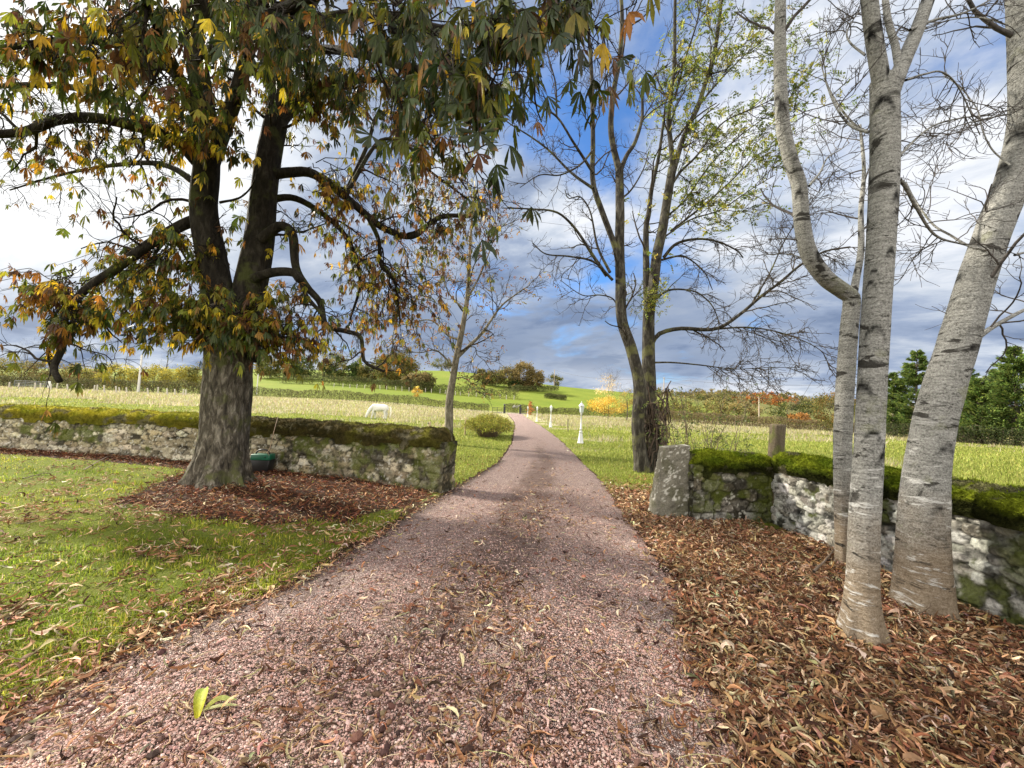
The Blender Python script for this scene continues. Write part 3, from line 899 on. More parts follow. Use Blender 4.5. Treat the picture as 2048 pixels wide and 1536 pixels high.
lo = (WL[0][0], WL[0][1], 0)
lwall = thing('stone_wall', 'long low rubble stone wall with yellow-green moss coping behind the big chestnut', 'wall', lo)
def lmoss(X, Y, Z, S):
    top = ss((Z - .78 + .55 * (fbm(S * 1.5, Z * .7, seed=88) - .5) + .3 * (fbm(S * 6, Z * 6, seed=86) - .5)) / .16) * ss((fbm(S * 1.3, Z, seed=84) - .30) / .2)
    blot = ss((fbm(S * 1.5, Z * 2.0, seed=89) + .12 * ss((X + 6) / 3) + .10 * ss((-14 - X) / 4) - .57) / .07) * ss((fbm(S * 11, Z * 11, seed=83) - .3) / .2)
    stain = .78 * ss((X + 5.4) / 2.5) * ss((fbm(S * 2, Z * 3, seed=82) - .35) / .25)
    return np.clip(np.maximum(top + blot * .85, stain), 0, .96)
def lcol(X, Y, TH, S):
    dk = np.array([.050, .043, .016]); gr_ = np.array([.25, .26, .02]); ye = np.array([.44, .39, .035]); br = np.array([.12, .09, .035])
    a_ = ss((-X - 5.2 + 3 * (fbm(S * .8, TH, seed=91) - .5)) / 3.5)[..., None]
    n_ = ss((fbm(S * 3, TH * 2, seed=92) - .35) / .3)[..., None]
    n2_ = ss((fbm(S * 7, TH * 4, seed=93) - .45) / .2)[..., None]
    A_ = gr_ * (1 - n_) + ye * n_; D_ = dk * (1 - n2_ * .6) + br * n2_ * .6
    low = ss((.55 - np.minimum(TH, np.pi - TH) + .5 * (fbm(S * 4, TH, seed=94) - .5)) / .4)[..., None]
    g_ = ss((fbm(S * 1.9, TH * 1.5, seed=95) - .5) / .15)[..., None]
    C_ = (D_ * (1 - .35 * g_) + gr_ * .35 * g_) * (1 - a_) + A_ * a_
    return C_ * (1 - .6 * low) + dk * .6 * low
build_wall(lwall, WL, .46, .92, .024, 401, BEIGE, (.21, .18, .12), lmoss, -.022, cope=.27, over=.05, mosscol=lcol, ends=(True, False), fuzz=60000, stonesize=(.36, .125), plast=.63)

def rmossA(X, Y, Z, S):
    top = ss((Z - .50 + .5 * (fbm(S * 2, Z * 2, seed=101) - .5)) / .35)
    blot = ss((fbm(S * 3.5, Z * 3.5, seed=102) - .42) / .1)
    corner = ss((X - 3.70) / .3)
    return np.clip(np.maximum(top * .85 * ss((fbm(S * 6, Z * 6, seed=103) - .3) / .2), np.maximum(blot * .8, corner * .95)), 0, .96)
def rmossB(X, Y, Z, S):
    top = ss((Z - .80 + .35 * (fbm(S * 2.2, Z * 2, seed=104) - .5)) / .2) * .9
    blot = ss((fbm(S * 2.2, Z * 3.0, seed=105) - .50) / .06) * ss((fbm(S * 10, Z * 10, seed=107) - .33) / .18) * .9
    ivy = ss(1.15 - np.hypot((Y - 2.95) / .5, (Z - .62) / .55) + .6 * (fbm(S * 5, Z * 5, seed=106) - .5)) * .95
    return np.clip(np.maximum.reduce([top * .8, blot, ivy]), 0, .96)
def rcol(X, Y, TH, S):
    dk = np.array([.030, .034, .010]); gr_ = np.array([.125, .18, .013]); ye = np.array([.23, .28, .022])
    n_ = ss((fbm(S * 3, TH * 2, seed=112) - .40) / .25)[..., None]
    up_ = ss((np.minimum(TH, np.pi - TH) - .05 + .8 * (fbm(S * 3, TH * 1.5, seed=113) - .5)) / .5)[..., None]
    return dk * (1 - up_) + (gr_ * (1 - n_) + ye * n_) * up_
lo = (WA[0][0], WA[0][1], 0)
rA = thing('stone_wall', 'short dark stone wall beside the upright gate stone, right of the drive', 'wall', lo)
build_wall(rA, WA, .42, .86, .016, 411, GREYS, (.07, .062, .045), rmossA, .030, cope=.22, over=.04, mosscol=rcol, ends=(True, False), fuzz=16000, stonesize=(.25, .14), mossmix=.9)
lo = (WB[0][0], WB[0][1], 0)
rB = thing('stone_wall', 'pale lichen-spotted stone wall with thick green moss behind the grey trunks', 'wall', lo)
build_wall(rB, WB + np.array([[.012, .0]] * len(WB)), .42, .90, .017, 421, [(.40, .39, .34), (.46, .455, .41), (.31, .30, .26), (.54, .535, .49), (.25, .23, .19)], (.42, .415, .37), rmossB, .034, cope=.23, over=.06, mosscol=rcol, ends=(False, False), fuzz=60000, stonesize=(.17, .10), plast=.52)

# upright gate stone
gp = thing('gate_stone', 'tall rough upright stone slab standing at the drive edge', 'stone', (*((PB0 + PB1) / 2), 0))
mb = MB(); nz_, na_ = 60, 72
th = np.linspace(0, 2 * np.pi, na_, endpoint=False)
zq = np.linspace(-.1, 1.13, nz_)
V = []
c0 = (PB0 + PB1) / 2
for z_ in zq:
    q_ = max(z_, 0) / 1.13
    hw = (.285 * (1 - q_) + .205 * q_); hd = .17 * (1 - .25 * q_)
    cx = .02 + (.06) * q_
    e_ = 12.0
    k_ = (np.abs(np.cos(th)) ** e_ + np.abs(np.sin(th)) ** e_) ** (-1 / e_)
    X = hw * k_ * np.cos(th) + cx; Y = hd * k_ * np.sin(th) + hd
    V.append(np.stack([X, Y, np.full(na_, z_ + .03 * np.cos(th) * q_)], 1))
V = np.array(V); V[-1] += (0, 0, -.01)
nrm_ = np.stack([np.cos(th), np.sin(th), 0 * th], 1)[None]
dsp = .055 * (fbm(V[..., 0] * 5, V[..., 1] * 5, V[..., 2] * 4, seed=120) - .5) + .03 * (fbm(V[..., 0] * 18, V[..., 1] * 18, V[..., 2] * 18, seed=121) - .5)
V = V + nrm_ * dsp[..., None]
top = V[-1].mean(0) + (0, 0, .02)
inner = [V[-1] * (1 - a) + top * a + np.stack([0 * th, 0 * th, .02 * (fbm(V[-1][:, 0] * 9 * (1 - a), V[-1][:, 1] * 9, seed=122) - .3)], 1) for a in (.25, .5, .75, .99)]
V = np.concatenate([V, np.array(inner)])
Xw, Zw = V[..., 0], V[..., 2]
cb = np.array([.155, .145, .115]) * (.65 + .7 * fbm(Xw * 6, V[..., 1] * 6, Zw * 6, seed=123))[..., None]
lich = ss((fbm(Xw * 26, V[..., 1] * 26, Zw * 26, seed=124, o=5) - .64) / .05)[..., None]
darkm = ss((fbm(Xw * 7, V[..., 1] * 7, Zw * 5, seed=125, o=6) - .47) / .16)[..., None]
cb = cb * (1 - .55 * darkm) + np.array([.075, .075, .04]) * .55 * darkm
cb = cb * (1 - .75 * lich) + np.array([.56, .55, .49]) * .75 * lich
mb.add(V + np.array([c0[0], c0[1], 0]), grid_faces(len(V), na_, True), cb.reshape(-1, 3))
slab = mb.build('slab', WALLM, gp, np.array(gp.location))

# ------------------------------------------------------------------ electric fence box beside the chestnut
q = G(521, 944)
bx = thing('fence_energiser', 'green and black electric fence box with carry handle beside the chestnut trunk', 'fence box', (q[0] + .03, q[1], .01), rz=.12)
blk = plain_mat('black_plastic', (.012, .012, .013), .45, .4, .15, 30, .0005)
grn = plain_mat('green_plastic', (.008, .11, .062), .4, .5, .12, 30, .0005)
mb = MB(); 
def taper(mb, w0, d0, w1, d1, z0, z1, b=.02, c=(.5, .5, .5)):
    def rr(w_, d_, z_):
        pts = []
        for sx, sy, a0 in ((1, 1, 0), (-1, 1, 1), (-1, -1, 2), (1, -1, 3)):
            for k in range(4):
                a = (a0 + k / 3) * np.pi / 2
                pts.append((sx * (w_ / 2 - b) + b * np.cos(a), sy * (d_ / 2 - b) + b * np.sin(a), z_))
        return pts
    rows = [[(0.001 * np.cos(a), 0.001 * np.sin(a), z0) for a in np.linspace(0, 6.283, 16, endpoint=False)], rr(w0 * .97, d0 * .97, z0), rr(w0, d0, z0 + .01), rr(w1, d1, z1 - .01), rr(w1 * .97, d1 * .97, z1), [(0.001 * np.cos(a), 0.001 * np.sin(a), z1 + .004) for a in np.linspace(0, 6.283, 16, endpoint=False)]]
    mb.add(np.array(rows).reshape(-1, 3), grid_faces(len(rows), 16, True), c)
taper(mb, .33, .24, .40, .28, 0, .265); body = mb.build('battery_case', blk, bx)
mb = MB(); taper(mb, .40, .285, .385, .27, .268, .385); lid = mb.build('lid', grn, bx)
mb = MB(); tubes(mb, spline([(-.14, -.02, .35), (-.13, -.02, .42), (-.06, -.02, .475), (.06, -.02, .475), (.13, -.02, .42), (.14, -.02, .35)], 20), np.full(20, .016), 10); mb.build('handle', blk, lid)
mb = MB(); mb.lathe([(0.001, 0), (.014, 0), (.014, .012), (.001, .014)], 12); kb = mb.build('switch_knob', blk, lid); kb.location = (.11, -.142, .33); kb.rotation_euler = (R(90), 0, 0)
# its lead running up the wall and the earth peg
q1 = P(540, 895, 8.42); q2 = P(556, 833, 8.60)
mb = MB(); tubes(mb, spline([np.array(bx.location) + (.19, -.03, .33), P(535, 905, 8.4), q1, P(548, 862, 8.42), q2], 30), np.full(30, .006), 6)
tag(mb.build('fence_lead', plain_mat('pale_lead', (.42, .30, .2), .5)), 'thin pale lead running from the green box up over the wall', 'cable')
q = G(561, 934); mb = MB(); mb.lathe([(.001, -.02), (.018, -.02), (.018, .10), (.026, .11), (.026, .14), (.001, .145)], 12, at=(q[0], q[1], 0))
tag(mb.build('earth_peg', plain_mat('peg_grey', (.35, .33, .26), .5)), 'small pale earth peg in the leaves right of the fence box', 'peg')

# ------------------------------------------------------------------ stump post behind the right wall
q = P(1549, 905, 7.0)
sp = thing('gate_post', 'old rounded mossy wooden post standing behind the right wall', 'post', (q[0], 7.0, float(T(q[0], 7))))
mb = MB(); zz_ = np.linspace(0, 1.52, 50); th = np.linspace(0, 6.2832, 40, endpoint=False)
rr_ = .125 * (1 - .10 * zz_ / 1.4)[:, None] * (1 + .10 * np.cos(2 * th + 1) + .10 * (fbm(np.cos(th)[None] * 2, np.sin(th)[None] * 2, zz_[:, None] * 1.2, seed=130) - .5) + .12 * (fbm(np.cos(th)[None] * 9 + 0 * zz_[:, None], np.sin(th)[None] * 9 + 0 * zz_[:, None], zz_[:, None] * .8, seed=131) - .5))
V = np.stack([rr_ * np.cos(th), rr_ * np.sin(th), np.repeat(zz_[:, None], 40, 1)], -1)
V[..., 0] += (.05 * (zz_ / 1.4) ** 2)[:, None]
topr = [V[-1] * (1 - a) + V[-1].mean(0) * a + (0, 0, .015 * (1 if a < .9 else 1)) for a in (.12, .5, .98)]
V = np.concatenate([V, np.array(topr)])
cw = np.array([.085, .068, .045]) * (.5 + 1.0 * fbm(np.cos(th)[None] * 8 + 0 * V[..., 2], np.sin(th)[None] * 8 + 0 * V[..., 2], V[..., 2] * 2, seed=132))[..., None]
mo = ss((fbm(V[..., 0] * 9, V[..., 1] * 9, V[..., 2] * 4, seed=133) - .45) / .12)[..., None]
cw = cw * (1 - .7 * mo) + np.array([.075, .085, .02]) * .7 * mo
mb.add(V, grid_faces(len(V), 40, True), cw.reshape(-1, 3)); mb.build('post_shaft', attr_mat('old_wood', .9, 40, .4, .01), sp)
mb = MB(); tubes(mb, [[(.1, -.1, 1.05), (.16, -.13, 1.06), (.2, -.14, 1.05)]], [[.008, .008, .008]], 6); mb.build('iron_hook', blk, sp)
# ------------------------------------------------------------------ tree building
def slant(C_):
    # rectilinear stretch off axis: true radius for a width measured in the photo
    return C_[:, 1] / np.hypot(C_[:, 0], C_[:, 1])

def px_limb(pts, d0, d1, n, r0, r1, dcurve=None):
    """pts photo pixels of a limb; d0..d1 forward distance along it; r in metres"""
    p = np.array(pts, float)
    tt = np.concatenate([[0], np.cumsum(np.hypot(*np.diff(p[:, :2], axis=0).T))]); tt /= tt[-1]
    d = d0 + (d1 - d0) * tt
    W = P(p[:, 0], p[:, 1], d)
    C_ = spline(W, n)
    return C_, (r0 + (r1 - r0) * np.linspace(0, 1, n) ** .85) * slant(C_)

def stem(mb, C_, Rr, sides, seed, rough=.10, fr=6.0, vs=1.0, flare=0, lobes=5, colf=None, fl_h=.5, lump=0.0):
    """detailed trunk: displaced tube"""
    n_ = len(C_)
    t_ = nrm(np.gradient(C_, axis=0)); ref = np.array([0, 1., 0.]) if abs(nrm(C_[-1] - C_[0])[1]) < .7 else np.array([1., 0, 0])
    a = nrm(np.cross(np.broadcast_to(ref, t_.shape), t_)); b = np.cross(t_, a)
    th = np.arange(sides) / sides * 2 * np.pi
    s_ = np.concatenate([[0], np.cumsum(np.linalg.norm(np.diff(C_, axis=0), axis=1))])
    TH, SS = np.meshgrid(th, s_)
    RR = np.repeat(np.asarray(Rr)[:, None], sides, 1)
    n1_ = fbm(np.cos(TH) * fr, np.sin(TH) * fr, SS * vs * fr * .35, seed=seed, o=5) - .5
    n2_ = fbm(np.cos(TH) * 1.1, np.sin(TH) * 1.1, SS * 1.1, seed=seed + 3) - .5
    rd_ = RR * (1 + rough * n1_ * 2 + .16 * n2_ + lump * (fbm(np.cos(TH) * 2.5, np.sin(TH) * 2.5, SS * 5, seed=seed + 5) - .5))
    if flare:
        g = np.exp(-SS / fl_h)
        rd_ = rd_ * (1 + flare * g * (.55 + .45 * np.cos(lobes * TH + 1.3 * n2_ * 6 + seed) + .5 * n2_))
    V = C_[:, None] + rd_[..., None] * (a[:, None] * np.cos(TH)[..., None] + b[:, None] * np.sin(TH)[..., None])
    cc = np.broadcast_to(np.array([.5, .5, .5]), V.shape) if colf is None else colf(V, TH, SS, n1_)
    cc = np.asarray(cc)
    dome = [V[-1] * (1 - q_) + V[-1].mean(0) * q_ + t_[-1] * Rr[-1] * h_ for q_, h_ in ((.25, .25), (.6, .4), (.98, .45))]
    V = np.concatenate([V, np.array(dome)]); cc = np.concatenate([cc, np.repeat(cc[-1:], 3, 0)])
    mb.add(V.reshape(-1, 3), grid_faces(len(V), sides, True), cc.reshape(-1, 3))

def palmate(mb, pos, out, size, colr, rng, droop=.5, k=6, wide=.92, face=None):
    """compound leaf: k leaflets fanned round the stalk end. out = direction the leaf points (m,3)"""
    m_ = len(pos)
    out = nrm(out); side = nrm(np.cross(out, (rng.normal(0, .5, (m_, 3)) + (0, 0, 1)) if face is None else face)); up = np.cross(side, out)
    A = np.linspace(-1.5, 1.5, k)[None] + rng.normal(0, .12, (m_, k))
    Ls = size[:, None] * (1 - .16 * np.abs(A)) * rng.uniform(.8, 1.1, (m_, k))
    dd = out[:, None] * np.cos(A)[..., None] + side[:, None] * np.sin(A)[..., None]
    dd = nrm(dd + (-.30 * up)[:, None] + (0, 0, -droop * .7))
    nn_ = nrm(up[:, None] + .25 * rng.normal(size=(m_, k, 3)))
    ww = nrm(np.cross(dd, nn_)); nn_ = np.cross(ww, dd)
    prof = [(0, .015), (.40, .088), (.72, .150), (1.0, .008)]
    curl = rng.uniform(.0, 1.3, (m_, k))[..., None] * droop * 1.6
    rows = []
    for s_, w_ in prof:
        base = pos[:, None] + dd * (Ls * s_)[..., None] - nn_ * 0 + np.array([0, 0, -1.]) * (Ls * s_ ** 2)[..., None] * curl * .55
        wv = ww * (Ls * w_ * wide)[..., None]
        fold = nn_ * (Ls * w_)[..., None] * .45
        rows.append(np.stack([base - wv + fold, base, base + wv + fold], 2))
    V = np.stack(rows, 2)   # m,k,4,3,3
    Fa = grid_faces(4, 3)
    n_ = m_ * k
    Fq = (Fa[None] + (np.arange(n_) * 12)[:, None, None]).reshape(-1, 4)
    cc = np.repeat(colr[:, None], k, 1) * rng.uniform(.75, 1.25, (m_, k, 1))
    cc = np.repeat(cc[:, :, None], 12, 2)
    brown = (rng.uniform(0, 1, (m_, k)) < .35)[..., None, None]
    tipc = np.array([.20, .10, .03])
    cc[:, :, 9:] = np.where(brown, tipc, cc[:, :, 9:]); 
    mb.add(V.reshape(-1, 3), Fq, cc.reshape(-1, 3))

def diamonds(mb, pos, d_, L, W, colr, rng):
    m_ = len(pos)
    d_ = nrm(d_); w_ = nrm(np.cross(d_, rng.normal(size=(m_, 3))))
    V = np.stack([pos, pos + d_ * (L * .45)[:, None] - w_ * W[:, None], pos + d_ * L[:, None], pos + d_ * (L * .45)[:, None] + w_ * W[:, None]], 1)
    mb.add(V.reshape(-1, 3), np.arange(m_ * 4).reshape(-1, 4), np.repeat(colr, 4, 0))

def pinnate(mb, pos, d_, L, colr, rng, pairs=4, lf=.34, wf=.11):
    m_ = len(pos); d_ = nrm(d_ + (0, 0, -.25)); w_ = nrm(np.cross(d_, rng.normal(size=(m_, 3)) * .6 + (0, 0, 1.)))
    for i in range(pairs):
        t_ = .3 + .7 * i / pairs
        bp = pos + d_ * (L * t_)[:, None] + np.array([0, 0, -1.]) * (L * t_ ** 2 * .25)[:, None]
        for sg in (-1, 1):
            diamonds(mb, bp, nrm(d_ * .55 + sg * w_ + (0, 0, -.25)), L * lf, L * wf, colr * rng.uniform(.8, 1.2, (m_, 1)), rng)
    diamonds(mb, pos + d_ * L[:, None] + np.array([0, 0, -.25]) * L[:, None], d_ + (0, 0, -.4), L * lf, L * wf, colr, rng)

def ends(lv):
    Pt = lv[0]; return Pt[:, -1], nrm(Pt[:, -1] - Pt[:, -2])

# ================================================================== the big chestnut
rng = np.random.default_rng(77)
CB = CH.copy(); CB[2] = 0
chest = thing('chestnut_tree', 'big old horse chestnut with thick dark forked trunk and browning palmate leaves', 'tree', CB)
BK = bark_mat('chestnut_bark', (.115, .102, .08), (.014, .012, .010), (.42, .39, .33), 13, (1, 1, .32), (.085, .09, .035), .05)
d0 = CB[1]
tr = MB()
C_, _ = px_limb([(436, 985), (440, 930), (449, 860), (456, 760), (458, 690), (452, 620)], d0, d0 + .05, 110, .5, .4)
C_[0, 2] = -.12
stem(tr, C_, np.interp(np.linspace(0, 1, 110), [0, .1, .3, .7, 1], [.50, .47, .46, .485, .52]) * slant(C_), 110, 1, .10, 9, .5, .95, 6, fl_h=.36, lump=.06)
LIMB = {}
lm = MB()
def limb(mb, key, pts, a, b, r0, r1, n=40, sides=22, rough=.09, seed=3):
    C_, Rr = px_limb(pts, a, b, n, r0, r1)
    stem(mb, C_, Rr, sides, seed + len(LIMB), rough, 5, .5)
    LIMB[key] = (C_, Rr)
limb(lm, 'left_stem', [(448, 720), (440, 620), (424, 520), (408, 420), (414, 320), (405, 200), (390, 90), (378, -30), (370, -160)], d0, d0 - .6, .38, .17, 70, 44)
limb(lm, 'right_stem', [(478, 720), (492, 620), (515, 500), (527, 400), (538, 310), (556, 220), (566, 120), (590, 10), (620, -140)], d0 + .1, d0 + .4, .38, .16, 70, 44)
limb(lm, 'mid_stem', [(420, 330), (450, 250), (478, 170), (500, 80), (505, -40), (510, -150)], d0 - .1, d0 - .9, .20, .09)
limb(lm, 'left_long', [(400, 330), (345, 275), (270, 252), (190, 236), (115, 240), (55, 262), (-10, 268), (-110, 262)], d0 - .2, d0 - 1.6, .16, .10)
limb(lm, 'left_up', [(390, 290), (330, 270), (275, 238), (225, 203), (150, 176), (60, 170), (-20, 172), (-120, 165)], d0, d0 + .7, .13, .07)
limb(lm, 'left_top', [(400, 230), (350, 150), (280, 105), (180, 80), (60, 88), (-60, 110)], d0 - .3, d0 - 2.3, .13, .06)
limb(lm, 'left_low', [(425, 430), (370, 448), (300, 488), (235, 535), (165, 585), (128, 640), (126, 690), (108, 735), (119, 762)], d0 - .1, d0 - 1.2, .14, .065)
limb(lm, 'right_mid', [(540, 350), (580, 345), (625, 347), (680, 385), (735, 432), (760, 452), (800, 470), (830, 471), (862, 445), (890, 432), (940, 432)], d0 + .2, d0 + 1.6, .125, .045)
limb(lm, 'right_mid_drop', [(735, 432), (757, 480), (762, 530), (790, 565), (800, 640)], d0 + .8, d0 + 1.3, .06, .02)
limb(lm, 'right_low', [(520, 480), (560, 452), (585, 470), (592, 535), (615, 575), (640, 605), (652, 650), (690, 662), (720, 672), (725, 700), (731, 725), (768, 743)], d0, d0 + .2, .12, .026, 50)
limb(lm, 'right_low_spur', [(592, 535), (612, 590), (645, 632), (648, 670)], d0, d0 - .4, .055, .03)
limb(lm, 'right_stub', [(500, 560), (545, 545), (585, 545), (600, 560)], d0, d0 - .35, .11, .085)
limb(lm, 'right_high', [(550, 260), (600, 205), (660, 165), (735, 160), (800, 165), (880, 200), (950, 260)], d0 + .2, d0 + 1.9, .12, .03)
limb(lm, 'right_fork', [(690, 390), (735, 290), (755, 230), (800, 232), (850, 280), (905, 340), (935, 380)], d0 + .9, d0 + 2.2, .06, .02)
limb(lm, 'right_arch', [(690, 395), (740, 305), (770, 278), (815, 290), (845, 330), (900, 372), (950, 410)], d0 + .6, d0 + 1.2, .055, .02)
limb(lm, 'over_near', [(575, 60), (640, 40), (720, 30), (810, 40), (880, 60), (960, 60), (1060, 50), (1180, 10)], d0 - .4, 3.2, .12, .03)
limb(lm, 'over_near_two', [(560, 130), (640, 100), (730, 110), (800, 130), (870, 150), (920, 190), (960, 220)], d0 - .2, 2.9, .10, .02)
limb(lm, 'over_centre', [(400, 120), (480, 60), (560, 20), (660, -20), (780, -60)], d0 - .5, 3.4, .12, .04)
limb(lm, 'to_viewer', [(410, 300), (380, 200), (330, 90), (270, -40)], d0 - .3, 4.0, .12, .05)
limb(lm, 'back_left', [(410, 380), (330, 330), (230, 330), (120, 350), (20, 380)], d0 + .3, d0 + 2.4, .10, .03)
limb(lm, 'back_right', [(530, 400), (600, 400), (690, 470), (720, 560), (700, 640)], d0 + .3, d0 + 2.0, .09, .025)
limb(lm, 'dead_spur', [(440, 405), (480, 395), (505, 370), (516, 338)], d0 - .3, d0 - .6, .03, .012)
lm.build('limbs', bark_mat('chestnut_limb_bark_shaded', (.038, .032, .024), (.010, .008, .006), (.095, .085, .065), 13, (1, 1, .32), (.05, .055, .018), .04), chest, CB)  # limbs darker than the trunk: backlit crown shade put into the bark colour
tr.build('trunk', BK, chest, CB)

# twigs
twg = MB(); tips = []
def spray(keys, c1, c2, c3, l1, l2, l3, bias=(0, 0, -.03), t0=.3, seed=0, keep=tips, collect=True, mb=twg, r=.35):
    rg = np.random.default_rng(seed)
    for k_ in keys:
        C_, Rr = LIMB[k_]
        A = kids(rg, C_[None], Rr[None], c1, t0, 1, (35, 80), None, .5, 9, .22, bias, .010, absL=l1, rend=r)
        B = kids(rg, *A, c2, .25, 1, (30, 75), None, .6, 7, .25, bias, .006, absL=l2)
        Cc = kids(rg, *B, c3, .25, 1, (30, 70), None, .6, 5, .25, bias, .004, absL=l3)
        tubes(mb, *A, 6); tubes(mb, *B, 5); tubes(mb, *Cc, 4)
        if collect: keep.append((k_, Cc, B))
spray(['left_stem', 'mid_stem', 'right_stem'], 15, 5, 3, (.6, 1.6), (.3, .8), (.15, .4), (0, 0, .02), .25, 1)
spray(['left_long', 'left_up', 'left_top', 'back_left', 'left_low'], 12, 5, 3, (.5, 1.4), (.3, .7), (.15, .4), (0, 0, -.07), .15, 2)
spray(['right_mid', 'right_fork', 'right_arch', 'right_high', 'back_right', 'right_mid_drop'], 15, 6, 4, (.4, 1.2), (.25, .6), (.12, .32), (.01, 0, -.10), .12, 3)
spray(['right_low', 'right_low_spur'], 10, 3, 3, (.25, .8), (.15, .45), (.1, .25), (.0, 0, -.09), .25, 4)
spray(['over_near', 'over_near_two', 'over_centre', 'to_viewer'], 14, 5, 3, (.4, 1.1), (.25, .6), (.15, .3), (0, 0, -.06), .2, 5)
lf = MB()
CHC = [(.045, .064, .010), (.085, .105, .013), (.19, .185, .017), (.56, .38, .02), (.27, .13, .02), (.10, .045, .015), (.028, .044, .009)]
WT = dict(green=[6, 5, 3, .8, 1.2, 1, 5], mixed=[3, 4, 4, 2.2, 3, 2, 1], brown=[.7, 1.4, 3, 2, 4, 4, .3], gold=[2, 4, 6, 3, 2.6, 1.2, .8])
def leaves_at(pts, dirs, wts, smin, smax, droop, petiole=.10, rng=rng):
    m_ = len(pts)
    dr_ = nrm(dirs + rng.normal(0, .55, (m_, 3)) + (0, 0, -.35))
    q_ = pts + dr_ * rng.uniform(.4, 1.3, m_)[:, None] * petiole
    Pt = np.stack([pts, (pts + q_) / 2 + (0, 0, .012), q_], 1)
    tubes(twg, Pt, np.full((m_, 3), .0022), 3)
    palmate(lf, q_, dr_ + (0, 0, -droop * .6), rng.uniform(smin, smax, m_), pal(rng, m_, CHC, WT[wts], .2), rng, droop)
for k_, lv, B in tips:
    e_, dv = ends(lv)
    mid_ = lv[0][:, 2]; dm_ = nrm(lv[0][:, 3] - lv[0][:, 1])
    if k_ in ('right_mid', 'right_fork', 'right_arch', 'back_right', 'right_mid_drop'):
        sel = rng.uniform(0, 1, len(e_)) < .62
        leaves_at(e_[sel], dv[sel], 'brown', .06, .13, .9, .05)
        sel = rng.uniform(0, 1, len(e_)) < .10
        leaves_at(mid_[sel], dm_[sel], 'mixed', .09, .17, .8, .06)
    elif k_ in ('right_low', 'right_low_spur'):
        sel = rng.uniform(0, 1, len(e_)) < .42
        leaves_at(e_[sel], dv[sel], 'brown', .06, .14, .9, .05)
    elif k_ in ('left_long', 'left_up', 'back_left', 'left_low'):
        sel = rng.uniform(0, 1, len(e_)) < (.7 if k_ == 'left_low' else .34)
        leaves_at(e_[sel], dv[sel], 'mixed', .08, .17, .8)
    elif k_ in ('over_near', 'over_near_two', 'over_centre'):
        for _ in range(2):
            sel = rng.uniform(0, 1, len(e_)) < .27
            leaves_at(e_[sel], dv[sel], 'green', .11, .20, .75)
        sel = rng.uniform(0, 1, len(e_)) < .35
        leaves_at(mid_[sel], dm_[sel], 'mixed', .11, .18, .8)
    else:
        for f_ in (.55, .22):
            sel = rng.uniform(0, 1, len(e_)) < f_
            leaves_at(e_[sel], dv[sel], 'green' if f_ > .7 else 'mixed', .10, .20, .75)
# shoots crowding the fork and the foot of the crown
def shoots(u, v, d, ru, rv, rdep, n_, start, wts, s0, s1, seed, leafn=9):
    rg = np.random.default_rng(seed)
    uu = u + ru * np.clip(rg.normal(0, .5, n_), -1.1, 1.1); vv = v + rv * np.clip(rg.normal(0, .5, n_), -1.1, 1.1); dd = d + rdep * rg.uniform(-1, 1, n_)
    E = P(uu, vv, dd)
    S0 = P(np.full(n_, start[0]) + rg.normal(0, 12, n_), start[1] + rg.normal(0, 25, n_), np.full(n_, start[2]))
    Ln = np.linalg.norm(E - S0, axis=1)
    S = E + (S0 - E) * np.minimum(1, 1.1 / Ln)[:, None] if start[3] else S0
    tt = np.linspace(0, 1, 8)[None, :, None]
    Pt = S[:, None] * (1 - tt) + E[:, None] * tt + np.array([0, 0, 1.]) * (4 * tt * (1 - tt)) * .12 * Ln[:, None, None] * .6
    Pt[:, 1:-1] += rg.normal(0, .03, (n_, 6, 3))
    tubes(twg, Pt, np.linspace(.010, .003, 8)[None].repeat(n_, 0), 5)
    t_ = rg.uniform(.35, 1, (n_, leafn)); t_[:, 0] = 1
    ii = np.clip((t_ * 7).astype(int), 0, 6)
    b_ = np.arange(n_)[:, None]
    pts = Pt[b_, ii] + (Pt[b_, ii + 1] - Pt[b_, ii]) * (t_ * 7 - ii)[..., None]
    dv = nrm(Pt[:, -1] - Pt[:, 0])[:, None] + rg.normal(0, .9, (n_, leafn, 3))
    leaves_at(pts.reshape(-1, 3), nrm(dv.reshape(-1, 3)), wts, s0, s1, .85, .10, rg)
shoots(430, 600, d0 - .5, 200, 65, .6, 44, (455, 640, d0 - .3, 0), 'gold', .09, .17, 201)
shoots(300, 640, d0 - .5, 150, 70, .6, 30, (440, 650, d0 - .3, 0), 'gold', .09, .17, 202)
shoots(560, 660, d0 - .4, 90, 70, .5, 34, (480, 650, d0 - .3, 0), 'brown', .08, .15, 203)
shoots(600, 700, d0 - .4, 65, 45, .4, 16, (490, 660, d0 - .3, 0), 'gold', .08, .15, 204)
shoots(450, 680, d0 - .75, 70, 40, .2, 14, (455, 640, d0 - .45, 0), 'green', .12, .19, 205)
shoots(360, 500, d0 - .4, 110, 80, .6, 20, (420, 520, d0 - .2, 0), 'gold', .09, .17, 206)
shoots(380, 250, d0 - 1.2, 120, 110, .9, 30, (400, 300, d0 - .4, 0), 'gold', .11, .2, 207, 7)
shoots(150, 640, d0 - 1.0, 70, 60, .4, 22, (140, 620, d0 - 1.1, 0), 'mixed', .09, .17, 208)
shoots(60, 600, d0 - .8, 90, 60, .6, 20, (150, 590, d0 - .9, 0), 'brown', .08, .15, 209)
shoots(90, 130, d0 - 1.6, 130, 60, .8, 14, (120, 100, d0 - 1.6, 1), 'mixed', .10, .19, 210)
shoots(660, 200, d0 - 1.0, 90, 150, .9, 30, (580, 200, d0 - .3, 0), 'mixed', .10, .19, 211)
shoots(700, 380, d0 + .2, 80, 70, .6, 14, (640, 350, d0 + .2, 0), 'brown', .09, .16, 212)
